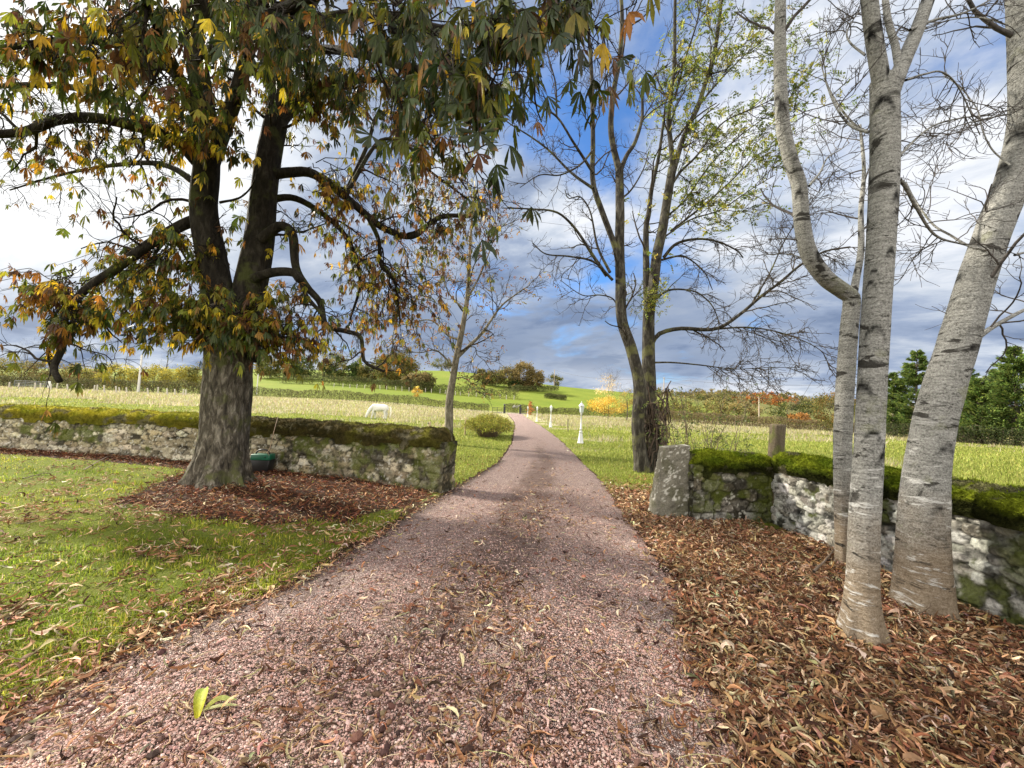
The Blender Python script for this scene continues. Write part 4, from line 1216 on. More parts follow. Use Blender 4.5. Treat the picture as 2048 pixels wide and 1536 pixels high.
shoots(820, 60, 3.9, 200, 80, .7, 24, (800, 40, 4.2, 1), 'green', .11, .19, 213, 6)
shoots(1010, 45, 3.1, 140, 60, .5, 30, (960, 60, 3.6, 1), 'green', .11, .18, 214, 6)
shoots(930, 170, 3.0, 110, 70, .5, 20, (900, 150, 3.4, 1), 'green', .11, .18, 215, 6)
shoots(260, 60, 4.6, 200, 70, .8, 20, (280, 20, 4.8, 1), 'green', .11, .19, 216, 6)
shoots(540, 90, 4.8, 150, 110, .9, 32, (520, 20, 5.0, 1), 'green', .11, .19, 217, 6)
shoots(1150, 15, 2.9, 70, 40, .3, 10, (1120, 0, 3.2, 1), 'green', .11, .18, 218, 5)
shoots(250, 560, d0 - .3, 180, 90, .7, 34, (330, 500, d0 - .3, 0), 'gold', .09, .16, 221)
shoots(900, 470, d0 + 1.6, 80, 110, .7, 34, (880, 440, d0 + 1.5, 1), 'brown', .08, .14, 222, 7)
shoots(880, 620, d0 + 1.4, 90, 90, .6, 26, (800, 560, d0 + 1.2, 1), 'brown', .07, .13, 223, 6)
shoots(760, 620, d0 + 1.0, 70, 90, .6, 16, (760, 530, d0 + 1.0, 1), 'brown', .07, .13, 224, 6)
shoots(310, 150, d0 - 1.4, 130, 110, .9, 20, (330, 90, d0 - 1.4, 1), 'mixed', .10, .18, 225, 6)
shoots(100, 20, d0 - 2.2, 160, 60, .8, 12, (120, 90, d0 - 2.0, 1), 'mixed', .10, .18, 226, 6)
shoots(120, 320, d0 - 1.0, 150, 50, .8, 20, (140, 240, d0 - 1.2, 1), 'mixed', .08, .15, 227, 5)
shoots(850, 300, 3.3, 60, 30, .3, 5, (880, 220, 3.3, 1), 'mixed', .10, .16, 220, 4)
# the upper crown, above the picture, that shades the foreground
ut = MB(); rg = np.random.default_rng(230)
for key, pts3 in (('topA', [(-5.6, 6.6, 8.6), (-5.4, 6.0, 10.4), (-4.6, 5.4, 12.2), (-3.6, 5.0, 13.6)]), ('topB', [(-4.6, 7.2, 9.2), (-4.0, 7.6, 11.0), (-3.6, 8.6, 12.8), (-3.4, 9.8, 14.6)]), ('topC', [(-5.6, 6.6, 9.0), (-7.0, 7.2, 10.8), (-8.4, 8.0, 12.4), (-9.6, 9.4, 14.0)]), ('topD', [(-5.5, 6.4, 8.2), (-6.6, 5.0, 9.6), (-7.4, 3.6, 10.2), (-8.2, 2.2, 10.4)]), ('topE', [(-4.8, 6.6, 8.6), (-3.4, 4.8, 9.4), (-2.2, 3.2, 9.6), (-1.2, 1.6, 9.2)])):
    C_ = spline(pts3, 30); Rr = np.linspace(.14, .04, 30); stem(ut, C_, Rr, 14, 77, .08, 5, .5); LIMB[key] = (C_, Rr)
ut.build('limbs', bpy.data.materials['chestnut_limb_bark_shaded'], chest, CB)
up = []
spray(['topA', 'topB', 'topC', 'topD', 'topE'], 13, 6, 3, (.9, 2.4), (.4, 1.1), (.2, .5), (0, 0, .0), .15, 231, up)
for k_, lv, B in up:
    for pts_, f_ in ((lv[0][:, -1], 1.0), (lv[0][:, 2], .8), (B[0][:, 3], 1.0)):
        ok = (pts_[:, 2] > 1.9 + 1.09 * np.maximum(pts_[:, 1], 0) + .04 * np.abs(pts_[:, 0])) & (rng.uniform(0, 1, len(pts_)) < f_)
        leaves_at(pts_[ok], rng.normal(size=(ok.sum(), 3)), 'mixed', .16, .26, .7, .12, rg)
# single leaves hanging clear against the sky
pts = P(np.array([908, 957, 993, 918, 742]), np.array([243, 265, 236, 205, 270]), np.array([2.65, 2.6, 2.75, 2.7, 3.3]))
top = P(np.array([890, 955, 985, 905, 750]), np.array([222, 240, 225, 160, 235]), np.array([2.65, 2.6, 2.75, 2.7, 3.3]))
tubes(twg, np.stack([top + (0, 0, .25), top, pts], 1), np.full((5, 3), .0025), 4)
palmate(lf, pts, np.array([[.05, -.1, -1], [.12, -.1, -1], [.1, .1, -1], [-.2, -.3, -1], [-.3, -.2, -1]]), np.array([.20, .24, .21, .2, .2]), pal(rng, 5, CHC[:2] + CHC[-1:], None, .1), rng, .08, 7, .8, np.array([[.15, 1, .1], [-.1, 1, .15], [.5, .8, 0], [.3, 1, 0], [-.2, 1, .2]]))
twg.build('twigs', bark_mat('chestnut_twig', (.04, .033, .026), (.018, .015, .012), (.085, .07, .052), 20, bump=.003), chest, CB)
lf.build('crown', leaf_mat('chestnut_leaf', .42, .5, .3), chest, CB)

# ================================================================== bare and leafy pair beyond the gap
rng = np.random.default_rng(99)
def ashbark(nm): return bark_mat(nm, (.058, .052, .042), (.012, .010, .009), (.21, .20, .165), 9, (1, 1, .3), (.095, .095, .04), .03)
AB = ashbark('ash_bark')
TWM = bark_mat('bare_twig', (.085, .07, .055), (.04, .034, .028), (.15, .125, .10), 20, bump=.002)
def tree_from(limbs, D, mb, sides=16, seed=1, detail_first=2):
    out = {}
    for i, (key, pts, a, b, r0, r1) in enumerate(limbs):
        n_ = 60 if i < detail_first else 30
        C_, Rr = px_limb(pts, D + a, D + b, n_, r0, r1)
        stem(mb, C_, Rr, sides * (2 if i < detail_first else 1) if r0 > .05 else 8, seed + i, .06, 4, .6, flare=.45 if i == 0 else 0, fl_h=.35)
        out[key] = (C_, Rr)
    return out
def bare_twigs(mb, L, keys, c, ls, seed, bias=(0, 0, .03), t0=.2, wig=.2, rm=(.011, .0078, .0058), rend=.45):
    rg = np.random.default_rng(seed); res = []
    for k_ in keys:
        C_, Rr = L[k_]
        A = kids(rg, C_[None], Rr[None], c[0], t0, 1, (30, 70), None, .45, 9, wig * .8, bias, rm[0], absL=ls[0], rend=rend)
        B = kids(rg, *A, c[1], .2, 1, (25, 65), None, .6, 7, wig, bias, rm[1], absL=ls[1])
        tubes(mb, *A, 6); tubes(mb, *B, 4)
        if len(c) > 2:
            Cc = kids(rg, *B, c[2], .25, 1, (25, 65), None, .7, 5, wig, bias, rm[2], absL=ls[2]); tubes(mb, *Cc, 3)
            res.append((k_, Cc))
        else: res.append((k_, B))
    return res
AD = 11.0
q = P(1284, 940, AD); LB = np.array([q[0], AD, 0])
ash1 = thing('ash_tree', 'bare dark many-branched tree leaning left, left stem of the pair beyond the gate stone', 'tree', LB)
mb = MB()
L1 = tree_from([
    ('main', [(1286, 948), (1276, 860), (1279, 775), (1263, 700), (1244, 640), (1241, 560), (1239, 480), (1240, 430), (1239, 339)], 0, .1, .20, .125),
    ('forkL', [(1239, 345), (1222, 264), (1227, 185), (1239, 117), (1244, 30), (1236, -60)], .1, -.2, .10, .05),
    ('forkR', [(1239, 345), (1254, 310), (1270, 285), (1284, 237), (1287, 185), (1310, 150), (1335, 130)], .1, .6, .075, .025),
    ('second', [(1240, 560), (1232, 500), (1205, 425), (1186, 367), (1186, 291), (1185, 220), (1183, 141), (1176, 60), (1160, -50)], .1, -.5, .10, .04),
    ('b1', [(1186, 345), (1147, 285), (1113, 233), (1068, 206), (1040, 170)], -.2, -1.0, .05, .016),
    ('b1up', [(1113, 233), (1111, 168), (1096, 110), (1085, 50)], -.6, -1.0, .03, .012),
    ('b2', [(1186, 377), (1143, 346), (1099, 302), (1061, 273), (1010, 240), (985, 205)], -.2, .8, .045, .012),
    ('b3', [(1220, 545), (1195, 493), (1181, 425), (1161, 394), (1137, 397), (1130, 380)], .1, .7, .05, .014),
    ('b4', [(1214, 552), (1185, 510), (1161, 472), (1137, 442), (1109, 423), (1061, 418), (1003, 416)], .1, -.6, .06, .014),
    ('b5', [(1225, 560), (1188, 524), (1140, 513), (1092, 508), (1065, 486)], .1, -1.0, .045, .014),
    ('b6', [(1243, 640), (1228, 600), (1200, 590), (1164, 590), (1120, 560)], .1, .9, .03, .01),
    ('b7', [(1239, 400), (1262, 380), (1286, 340), (1297, 305)], .1, .5, .035, .012),
    ('b8', [(1185, 220), (1205, 165), (1225, 130)], -.3, -.4, .03, .012),
    ('b9', [(1186, 300), (1160, 330), (1120, 350), (1080, 350), (1040, 375)], -.3, -.9, .035, .01),
    ('stubA', [(1245, 655), (1222, 650), (1210, 642)], .05, -.2, .022, .014),
], AD, mb, 14, 301)
mb.build('trunk', AB, ash1, LB)
mb = MB()
bare_twigs(mb, L1, ['b1', 'b1up', 'b2', 'b3', 'b4', 'b5', 'b6', 'b8', 'b9', 'b7'], (8, 4, 3), ((.3, 1.1), (.15, .6), (.08, .3)), 311, (-.01, 0, .05), .15)
bare_twigs(mb, L1, ['forkL', 'forkR', 'second', 'main'], (9, 4, 3), ((.5, 1.5), (.3, .8), (.1, .35)), 312, (-.02, 0, .06), .35)
mb.build('twigs', TWM, ash1, LB)

q = P(1311, 942, AD + .25); RB = np.array([q[0], AD + .25, 0])
ash2 = thing('ash_tree', 'tall ash with thin green-yellow leaves, right stem of the pair beyond the gate stone', 'tree', RB)
mb = MB()
L2 = tree_from([
    ('main', [(1310, 950), (1304, 860), (1298, 770), (1297, 680), (1298, 623), (1308, 561), (1314, 510), (1325, 459), (1333, 407), (1345, 335)], .25, .3, .245, .125),
    ('third', [(1297, 640), (1293, 560), (1292, 459), (1297, 428), (1304, 373), (1318, 310), (1330, 220)], .3, .8, .13, .035),
    ('forkL', [(1346, 345), (1342, 291), (1337, 237), (1345, 168), (1349, 117), (1350, 20), (1352, -80)], .3, .1, .085, .04),
    ('forkR', [(1345, 350), (1359, 298), (1376, 254), (1396, 213), (1410, 168), (1427, 117), (1440, 30), (1450, -80)], .3, .7, .10, .045),
    ('diagA', [(1342, 462), (1403, 414), (1461, 363), (1512, 312), (1560, 285)], .3, 1.2, .04, .014),
    ('diagB', [(1335, 385), (1360, 345), (1393, 312), (1444, 247), (1502, 219), (1553, 195)], .3, -.6, .045, .014),
    ('diagC', [(1396, 213), (1440, 160), (1490, 110), (1540, 70)], .5, 1.0, .04, .014),
    ('arch1', [(1327, 515), (1352, 488), (1393, 478), (1434, 483), (1472, 500), (1486, 515)], .3, -.4, .055, .02),
    ('arch2', [(1324, 520), (1350, 513), (1369, 513), (1396, 531), (1413, 551), (1425, 580)], .3, .8, .04, .012),
    ('arch3', [(1308, 600), (1340, 580), (1386, 582), (1410, 596), (1427, 616), (1440, 650)], .3, -.5, .04, .014),
    ('long1', [(1303, 690), (1318, 668), (1360, 657), (1430, 658), (1478, 630), (1523, 592), (1560, 565), (1601, 530), (1649, 503), (1700, 494)], .3, -1.0, .075, .03),
    ('long2', [(1430, 658), (1500, 655), (1570, 668), (1640, 700), (1660, 740)], 0, -.4, .035, .010),
    ('low1', [(1310, 725), (1345, 725), (1400, 730), (1470, 738), (1540, 735), (1600, 735)], .3, .2, .03, .008),
    ('long3', [(1505, 605), (1540, 545), (1570, 480), (1610, 420), (1680, 330)], -.3, -.2, .03, .01),
    ('diagD', [(1325, 440), (1370, 400), (1420, 330), (1470, 280), (1530, 235), (1590, 190)], .3, .9, .035, .012),
    ('diagE', [(1320, 480), (1380, 440), (1440, 420), (1500, 380), (1550, 350)], .3, -.4, .032, .012),
    ('up5', [(1349, 200), (1370, 120), (1395, 40), (1410, -50)], .2, 0, .04, .02),
], AD, mb, 16, 331)
mb.build('trunk', AB, ash2, RB)
mb = MB()
bare_twigs(mb, L2, ['long1', 'long2', 'low1', 'long3'], (24, 6, 3), ((.4, 1.4), (.2, .6), (.08, .3)), 341, (.06, 0, -.03), .12)
bare_twigs(mb, L2, ['arch1', 'arch2', 'arch3'], (12, 4, 3), ((.3, 1.0), (.15, .5), (.08, .25)), 342, (.04, 0, -.01), .15)
lt = bare_twigs(mb, L2, ['forkL', 'forkR', 'diagA', 'diagB', 'diagC', 'diagD', 'diagE', 'up5', 'third'], (15, 5, 3), ((.4, 1.5), (.25, .8), (.1, .35)), 343, (.03, 0, .05), .1)
shoot_d = P(np.full(26, 1300) + rng.normal(0, 22, 26), rng.uniform(560, 630, 26), np.full(26, AD - .15) + rng.uniform(-.25, .1, 26))
tubes(mb, np.stack([P(np.full(26, 1300), np.full(26, 610), np.full(26, AD + .1)), shoot_d, shoot_d + rng.normal(0, .12, (26, 3)) + (0, 0, .1)], 1), np.full((26, 3), .006), 4)
mb.build('twigs', TWM, ash2, RB)
mb = MB()
ASHC = [(.13, .17, .028), (.18, .22, .035), (.26, .28, .05), (.38, .36, .06), (.09, .12, .022)]
for k_, lv in lt:
    e_, dv = ends(lv); f_ = .48 if k_ in ('diagA', 'diagB', 'diagC', 'forkR', 'diagD', 'diagE') else .4
    if k_ == 'third': f_ = .15
    for rep in range(2):
        sel = rng.uniform(0, 1, len(e_)) < f_; n_ = sel.sum()
        pinnate(mb, e_[sel], dv[sel] + rng.normal(0, .6, (n_, 3)), rng.uniform(.16, .30, n_), pal(rng, n_, ASHC, None, .15), rng, 4, .30, .095)
    m2 = lv[0][:, 2]; sel = rng.uniform(0, 1, len(m2)) < f_ * .6; n_ = sel.sum()
    pinnate(mb, m2[sel], dv[sel], rng.uniform(.16, .28, n_), pal(rng, n_, ASHC, None, .15), rng, 4, .30, .095)
pp = np.repeat(shoot_d, 7, 0) + rng.normal(0, .10, (182, 3))
pinnate(mb, pp, rng.normal(size=(182, 3)), rng.uniform(.1, .2, 182), pal(rng, 182, ASHC[:4], None, .15), rng, 4, .3, .085)
mb.build('crown', leaf_mat('ash_leaf', .5, .5, .25), ash2, RB)
# ivy stems and dead bramble on the foot of the pair
mb = MB(); n_ = 46
z0 = rng.uniform(.0, .3, n_); a = rng.uniform(0, 6.28, n_)
pts = []
for k in range(9):
    zq_ = z0 + k / 8 * rng.uniform(1.0, 2.6, n_); aq = a + k * rng.normal(.12, .12, n_)
    rr_ = .30 + .03 * rng.normal(size=n_) + .10 * np.exp(-zq_ * 3) + (.2 * rng.uniform(0, 1, n_) ** 3 * k / 8)
    pts.append(np.stack([RB[0] - .05 + rr_ * np.cos(aq), RB[1] - .02 + rr_ * np.sin(aq), zq_], -1))
tubes(mb, np.stack(pts, 1), np.repeat(rng.uniform(.006, .018, n_)[:, None], 9, 1), 5)
iv = tag(mb.build('ivy_stems', plain_mat('ivy_stem', (.09, .065, .05), .85, .2, .4), origin=RB), 'tangle of dead ivy stems round the foot of the leafy ash', 'ivy')

# ================================================================== small tree at the end of the left wall
SD = 16.5
q = P(898, 886, SD); SB = np.array([q[0], SD, float(T(q[0], SD))])
st_ = thing('walnut_tree', 'slim young tree with pale trunk behind the end of the left wall', 'tree', SB)
mb = MB()
L3 = tree_from([
    ('main', [(897, 893), (898, 850), (899, 800), (907, 750), (912, 720), (924, 660), (934, 600), (938, 540), (941, 480), (946, 410), (950, 370)], 0, .1, .20, .03),
    ('r1', [(914, 715), (940, 690), (965, 665), (1000, 615), (1030, 590), (1060, 570)], 0, .6, .09, .02),
    ('l1', [(908, 735), (890, 715), (870, 700), (840, 705), (800, 700)], 0, -.6, .05, .012),
    ('l2', [(920, 680), (895, 670), (860, 640), (800, 650), (770, 640)], 0, .5, .05, .012),
    ('l3', [(930, 620), (900, 590), (880, 550), (840, 520)], 0, -.5, .04, .012),
    ('r2', [(934, 600), (960, 550), (980, 500), (1000, 440)], 0, -.4, .05, .012),
    ('r3', [(918, 705), (935, 695), (950, 695), (955, 710), (975, 725)], 0, .4, .035, .01),
    ('d1', [(902, 760), (925, 755), (945, 770), (955, 790)], 0, -.4, .03, .008),
    ('d2', [(903, 750), (890, 720), (885, 690)], 0, -.3, .02, .008),
], SD, mb, 14, 361)
mb.build('trunk', bark_mat('walnut_bark', (.20, .18, .14), (.035, .03, .023), (.42, .39, .33), 8, (1, 1, .35), None, .03), st_, SB)
mb = MB(); lf3 = []
lf3 += bare_twigs(mb, L3, ['r1', 'r2', 'main'], (13, 4, 4), ((.5, 1.9), (.3, .9), (.1, .5)), 371, (.02, 0, .05), .3, rm=(.014, .010, .0075))
lf3 += bare_twigs(mb, L3, ['l1', 'l2', 'l3', 'r3', 'd1'], (8, 4, 3), ((.4, 1.4), (.3, .8), (.1, .4)), 372, (0, 0, .02), .3, rm=(.014, .010, .0075))
mb.build('twigs', TWM, st_, SB)
mb = MB()
for k_, lv in lf3:
    e_, dv = ends(lv); sel = rng.uniform(0, 1, len(e_)) < (.75 if k_ in ('main', 'l2', 'l3', 'l1') else .28); n_ = sel.sum()
    pinnate(mb, e_[sel], dv[sel], rng.uniform(.16, .3, n_), pal(rng, n_, [(.22, .10, .03), (.32, .17, .04), (.26, .2, .05), (.15, .07, .025)], None, .15), rng, 2, .45, .12)
mb.build('crown', leaf_mat('walnut_leaf', .4, .6, .2), st_, SB)

# ================================================================== three grey smooth-barked trunks on the right
t = NT('grey_bark'); o = t.obj()
v1 = t.scale(o, (7, 7, 42)); v2 = t.scale(o, (2.6, 2.6, 7.5))
hb = t.noise(1.0, v1, 6, .7, .5); eb = t.noise(1.0, v2, 5, .65, .8); gr_ = t.noise(70, o, 5, .7); pt = t.noise(3.0, o, 5, .6)
tx = t.math('ADD', t.math('MULTIPLY', hb, .42), t.math('MULTIPLY', gr_, .62))
c = t.ramp(tx, [(.38, (.045, .044, .041)), (.49, (.18, .178, .165)), (.60, (.30, .298, .28)), (.76, (.46, .458, .435))])
zsep = t.n('SeparateXYZ', Vector=o).outputs[2]
low = t.step(t.math('ADD', zsep, t.math('MULTIPLY', t.math('SUBTRACT', pt, .5), .9)), 1.15, .25)
c = t.mix(t.math('MULTIPLY', low, .8), c, t.ramp(tx, [(.36, (.13, .09, .055)), (.6, (.27, .205, .135)), (.8, (.44, .37, .27))]))
c = t.mix(t.math('MULTIPLY', t.math('MULTIPLY', t.step(eb, .57, .615), t.step(t.noise(1.6, o, 4, .6), .34, .50)), .93), c, (.022, .02, .017, 1))
c = t.mix(t.math('MULTIPLY', t.step(pt, .58, .66), .3), c, (.16, .17, .07, 1))
wp = t.noise(1.0, t.scale(o, (3.5, 3.5, 16)), 6, .7, .4)
c = t.mix(t.math('MULTIPLY', t.math('MULTIPLY', t.step(wp, .56, .64), t.step(zsep, 2.2, .9)), .75), c, (.58, .58, .56, 1))
hk = t.math('ADD', t.math('MULTIPLY', hb, .8), t.math('ADD', t.math('MULTIPLY', gr_, .8), t.math('MULTIPLY', eb, .8)))
am = t.attr(); c = t.mix(1.0, c, am, 'MULTIPLY')
GB = t.out(t.pbr(c, .9, t.bump(hk, .014), spec=.12))
rng = np.random.default_rng(123)
def grey_tree(label, base_px, D, limbs, seed, twk, prof=None, root=.55):
    q = G(*base_px) if base_px[1] > 900 else P(*base_px, D)
    B_ = np.array([q[0], q[1], 0.0])
    rt = thing('grey_tree', label, 'tree', B_, 'smooth grey trunks by the right wall')
    mb = MB(); L = {}
    for i, (key, pts, a, b, r0, r1) in enumerate(limbs):
        n_ = 150 if i == 0 else (80 if r0 > .05 else 36)
        C_, Rr = px_limb(pts, D + a, D + b, n_, r0, r1)
        if i == 0 and prof is not None: Rr = np.interp(np.linspace(0, 1, n_), *prof) * slant(C_)
        rg = np.random.default_rng(seed + i)
        def colf(V, TH, SS, n1_):
            c_ = np.ones(V.shape)
            # dark eyes where shed branches healed
            for _ in range(26 if r0 > .05 else 3):
                t0_, s0 = rg.uniform(0, 6.28), rg.uniform(.15, 1) * SS.max()
                dth = np.abs((TH - t0_ + np.pi) % 6.283 - np.pi); w_ = rg.uniform(.25, .8); h_ = rg.uniform(.015, .05)
                arc = SS - s0 + .10 * (dth / w_) ** 2 * w_
                k_ = np.exp(-(dth / w_) ** 4) * np.exp(-(arc / h_) ** 2)
                c_ *= (1 - .96 * np.clip(k_ * (.6 + 1.2 * fbm(TH * 6, SS * 20, seed=seed)), 0, 1))[..., None]
            return c_
        stem(mb, C_, Rr, 64 if i == 0 else (36 if r0 > .05 else 10), seed + i, .035, 5, 2.2, flare=root if i == 0 else 0, lobes=5, fl_h=.15, colf=colf, lump=.07)
        L[key] = (C_, Rr)
    mb.build('trunk', GB, rt, B_)
    mb = MB()
    for keys, c_, ls, bias, t0 in twk:
        bare_twigs(mb, L, keys, c_, ls, seed + 50, bias, t0, rm=(.0048, .0036, .0028), rend=.5)
    mb.build('twigs', bark_mat('grey_twig', (.12, .11, .105), (.06, .055, .05), (.22, .20, .19), 20, bump=.002), rt, B_)
    return rt, L
tw1 = ((.3, .9), (.15, .5), (.08, .25))
grey_tree('slender curved grey trunk bending left, thinnest of the three by the right wall', (1691, 1118), 4.45, [
    ('main', [(1691, 1140), (1687, 1000), (1686, 880), (1691, 760), (1698, 660), (1703, 600), (1690, 585), (1649, 554), (1617, 505), (1604, 440), (1598, 370), (1582, 322), (1566, 254), (1561, 168), (1560, 90), (1562, -80)], 0, -.3, .11, .065),
    ('leader', [(1700, 625), (1712, 560), (1722, 500), (1722, 420), (1728, 340), (1720, 250)], 0, .5, .06, .02),
    ('b1', [(1618, 372), (1640, 345), (1655, 315), (1680, 300), (1700, 285)], -.1, .5, .018, .006),
    ('b2', [(1690, 585), (1640, 545), (1612, 520), (1570, 508), (1500, 512)], 0, .6, .016, .005),
    ('b3', [(1737, 265), (1710, 250), (1680, 215), (1655, 170), (1640, 120)], .3, .5, .022, .008),
], 501, [(['b1', 'b2', 'b3', 'leader'], (8, 4, 3), tw1, (0, 0, .05), .25), (['main'], (5, 4, 3), tw1, (.03, 0, .05), .45)], ([0, .12, .5, .6, 1], [.118, .112, .108, .095, .06]), .5)
rt, Lm = grey_tree('grey trunk forking high into two dark limbs, between the slender and the leaning one', (1722, 1262), 2.95, [
    ('main', [(1722, 1292), (1724, 1180), (1729, 1050), (1737, 900), (1743, 760), (1754, 600), (1763, 460), (1769, 330), (1770, 235), (1769, 160)], 0, .05, .14, .115),
    ('forkL', [(1772, 210), (1757, 130), (1744, 50), (1734, -40), (1730, -130)], .05, -.1, .085, .065),
    ('forkR', [(1770, 220), (1800, 140), (1830, 70), (1856, 0), (1890, -90)], .05, .25, .085, .065),
    ('forkM', [(1797, 130), (1790, 90), (1776, 40), (1770, -20), (1772, -90)], .1, .4, .04, .03),
    ('r1', [(1799, 312), (1830, 280), (1870, 250), (1930, 235), (1990, 230)], .05, .8, .016, .008),
    ('r2', [(1800, 360), (1812, 375), (1830, 410), (1870, 470), (1930, 490)], .05, .4, .022, .010),
    ('r3', [(1820, 60), (1870, 40), (1930, 25), (2000, -10)], .1, .3, .018, .010),
    ('r4', [(1812, 160), (1850, 148), (1886, 145), (1920, 180), (1960, 270)], .05, .6, .014, .006),
    ('l1', [(1730, 110), (1700, 85), (1695, 60), (1720, 20)], 0, .3, .012, .005),
    ('l2', [(1737, 265), (1700, 250), (1670, 210), (1650, 160)], 0, .4, .016, .007),
], 511, [(['r1', 'r2', 'r3', 'r4', 'l1', 'l2'], (9, 4, 3), ((.2, .7), (.12, .35), (.06, .18)), (.02, 0, .03), .2)], ([0, .1, .3, .6, 1], [.150, .128, .123, .121, .132]), .85)
grey_tree('thick grey trunk leaning right, stoutest of the three by the right wall', (1850, 1222), 3.45, [
    ('main', [(1850, 1250), (1845, 1150), (1847, 1020), (1859, 900), (1886, 780), (1918, 680), (1953, 560), (1990, 450), (2028, 350), (2052, 240), (2050, 120), (2045, 0), (2040, -120)], 0, 0, .22, .16),
    ('r1', [(1915, 715), (1965, 668), (2010, 640), (2060, 615), (2130, 590)], 0, .3, .04, .02),
    ('l1', [(1975, 500), (1938, 492), (1900, 470), (1865, 448), (1830, 400), (1812, 365)], -.1, .3, .019, .009),
    ('l2', [(2020, 330), (1985, 300), (1965, 260), (1955, 220), (1925, 180), (1886, 148)], -.1, .3, .012, .005),
    ('l3', [(2020, 228), (1960, 240), (1900, 258), (1840, 290), (1800, 315)], -.1, .3, .011, .005),
    ('l4', [(2015, 50), (1960, 35), (1900, 40), (1850, 55)], -.1, .3, .011, .006),
    ('r2', [(2030, 510), (2060, 505), (2100, 520)], 0, .2, .02, .01),
], 521, [(['l1', 'l2', 'l3', 'l4', 'r1'], (6, 3, 3), ((.2, .7), (.12, .35), (.06, .18)), (-.01, 0, .03), .3), (['main'], (8, 3, 3), ((.3, 1.1), (.15, .5), (.06, .2)), (.0, .08, .03), .3)], ([0, .08, .25, .5, .75, 1], [.275, .255, .215, .195, .20, .17]), .65)

# ================================================================== wild rose behind the right wall
rng = np.random.default_rng(140)
q = P(1405, 905, 7.4); WR = np.array([q[0], 7.4, float(T(q[0], 7.4))])
wr = thing('wild_rose', 'thin straggling wild rose bush rising behind the short dark wall', 'bush', WR)
mb = MB(); n_ = 34
tt = np.linspace(0, 1, 14)
Ex = P(rng.uniform(1315, 1500, n_), rng.uniform(775, 900, n_), rng.uniform(6.9, 8.1, n_)); Ex[:3] = P(np.array([1505, 1470, 1350]), np.array([775, 835, 790]), np.array([7.2, 7.1, 7.6]))
S = WR + rng.normal(0, .22, (n_, 3)) * (1, 1, 0)
S[:, 0] += (Ex[:, 0] - WR[0]) * .35
Pt = S[:, None] * (1 - tt)[None, :, None] + Ex[:, None] * tt[None, :, None] + np.array([0, 0, .22]) * np.sin(tt * np.pi)[None, :, None] + np.cumsum(rng.normal(0, .012, (n_, 14, 3)), 1)
Rr = np.linspace(.008, .003, 14)[None].repeat(n_, 0)
tubes(mb, Pt, Rr, 5)
A = kids(rng, Pt, Rr, 5, .3, 1, (30, 70), None, .7, 6, .25, (0, 0, .03), .003, absL=(.12, .45)); tubes(mb, *A, 4)
mb.build('stems', plain_mat('rose_stem', (.11, .085, .055), .8, .2, .3), wr, WR)
mb = MB(); pts = np.concatenate([A[0][:, k] for k in (2, 4, 5)]); dv = rng.normal(size=pts.shape)
sel = rng.uniform(0, 1, len(pts)) < .85; n_ = sel.sum()
pinnate(mb, pts[sel], dv[sel], rng.uniform(.05, .11, n_), pal(rng, n_, [(.09, .13, .03), (.06, .09, .025), (.15, .17, .04)], None, .15), rng, 2, .42, .15)
mb.build('leaves', leaf_mat('rose_leaf', .35, .5, .3), wr, WR)
# ------------------------------------------------------------------ lamps, gate, posts
rng = np.random.default_rng(500)
white = plain_mat('white_cast', (.56, .57, .56), .45, .4, .06, 8, .001)
wgl = NT('lamp_pane'); wgl = wgl.out(wgl.pbr((.55, .62, .63), .15, spec=.5))
blackp = plain_mat('black_paint', (.018, .019, .022), .5, .4, .2, 10, .001)
def lamp():
    r_ = thing('lamp_post', '', 'lamp post')
    mb = MB(); mb.lathe([(.001, 0), (.165, 0), (.165, .05), (.15, .07), (.13, .16), (.105, .34), (.085, .50), (.075, .56), (.09, .57), (.09, .60), (.07, .62)], 20); mb.build('base', white, r_)
    mb = MB(); mb.lathe([(.06, .61), (.055, .72), (.066, .73), (.066, .76), (.045, .78), (.040, 1.20), (.036, 1.46), (.05, 1.47), (.05, 1.50), (.03, 1.52), (.03, 1.57), (.001, 1.57)], 16); mb.build('column', white, r_)
    ln = MB()
    hx = lambda r0, z0: [(r0 * math.cos(k * math.pi / 3), r0 * math.sin(k * math.pi / 3), z0) for k in range(6)]
    ln.lathe([(.001, 1.545), (.075, 1.55), (.085, 1.575), (.001, 1.58)], 6)
    for k in range(6):
        a = np.array(hx(.085, 1.575)[k]); b = np.array(hx(.125, 1.86)[k]); tubes(ln, [[a, (a + b) / 2, b]], [[.009] * 3], 5)
    ln.lathe([(.133, 1.855), (.14, 1.86), (.14, 1.885), (.128, 1.89)], 6)
    for k in range(3):
        a = k * 2.094; tubes(ln, [[(0.03 * math.cos(a), .03 * math.sin(a), 1.5), (.07 * math.cos(a), .07 * math.sin(a), 1.52), (.08 * math.cos(a), .08 * math.sin(a), 1.57)]], [[.006] * 3], 5)
    lo_ = ln.build('lantern', white, r_, smooth=False)
    mb = MB(); mb.lathe([(.001, 1.58), (.078, 1.58), (.118, 1.855), (.001, 1.856)], 6, rot=0); mb.build('glass', wgl, lo_, smooth=False)
    mb = MB(); mb.lathe([(.15, 1.884), (.155, 1.89), (.11, 1.95), (.06, 2.02), (.055, 2.05), (.001, 2.055)], 6); cap = mb.build('roof', white, lo_, smooth=False)
    mb = MB(); mb.lathe([(.001, 2.05), (.022, 2.055), (.012, 2.08), (.022, 2.105), (.003, 2.15), (.001, 2.15)], 10); mb.build('finial', white, lo_)
    return r_
LT = ['white garden lamp post nearest the camera, on the right verge', 'second nearest white garden lamp post on the right verge', 'third white garden lamp post along the drive, before the last', 'farthest white garden lamp post, beside the orange tree']
pr = lamp()
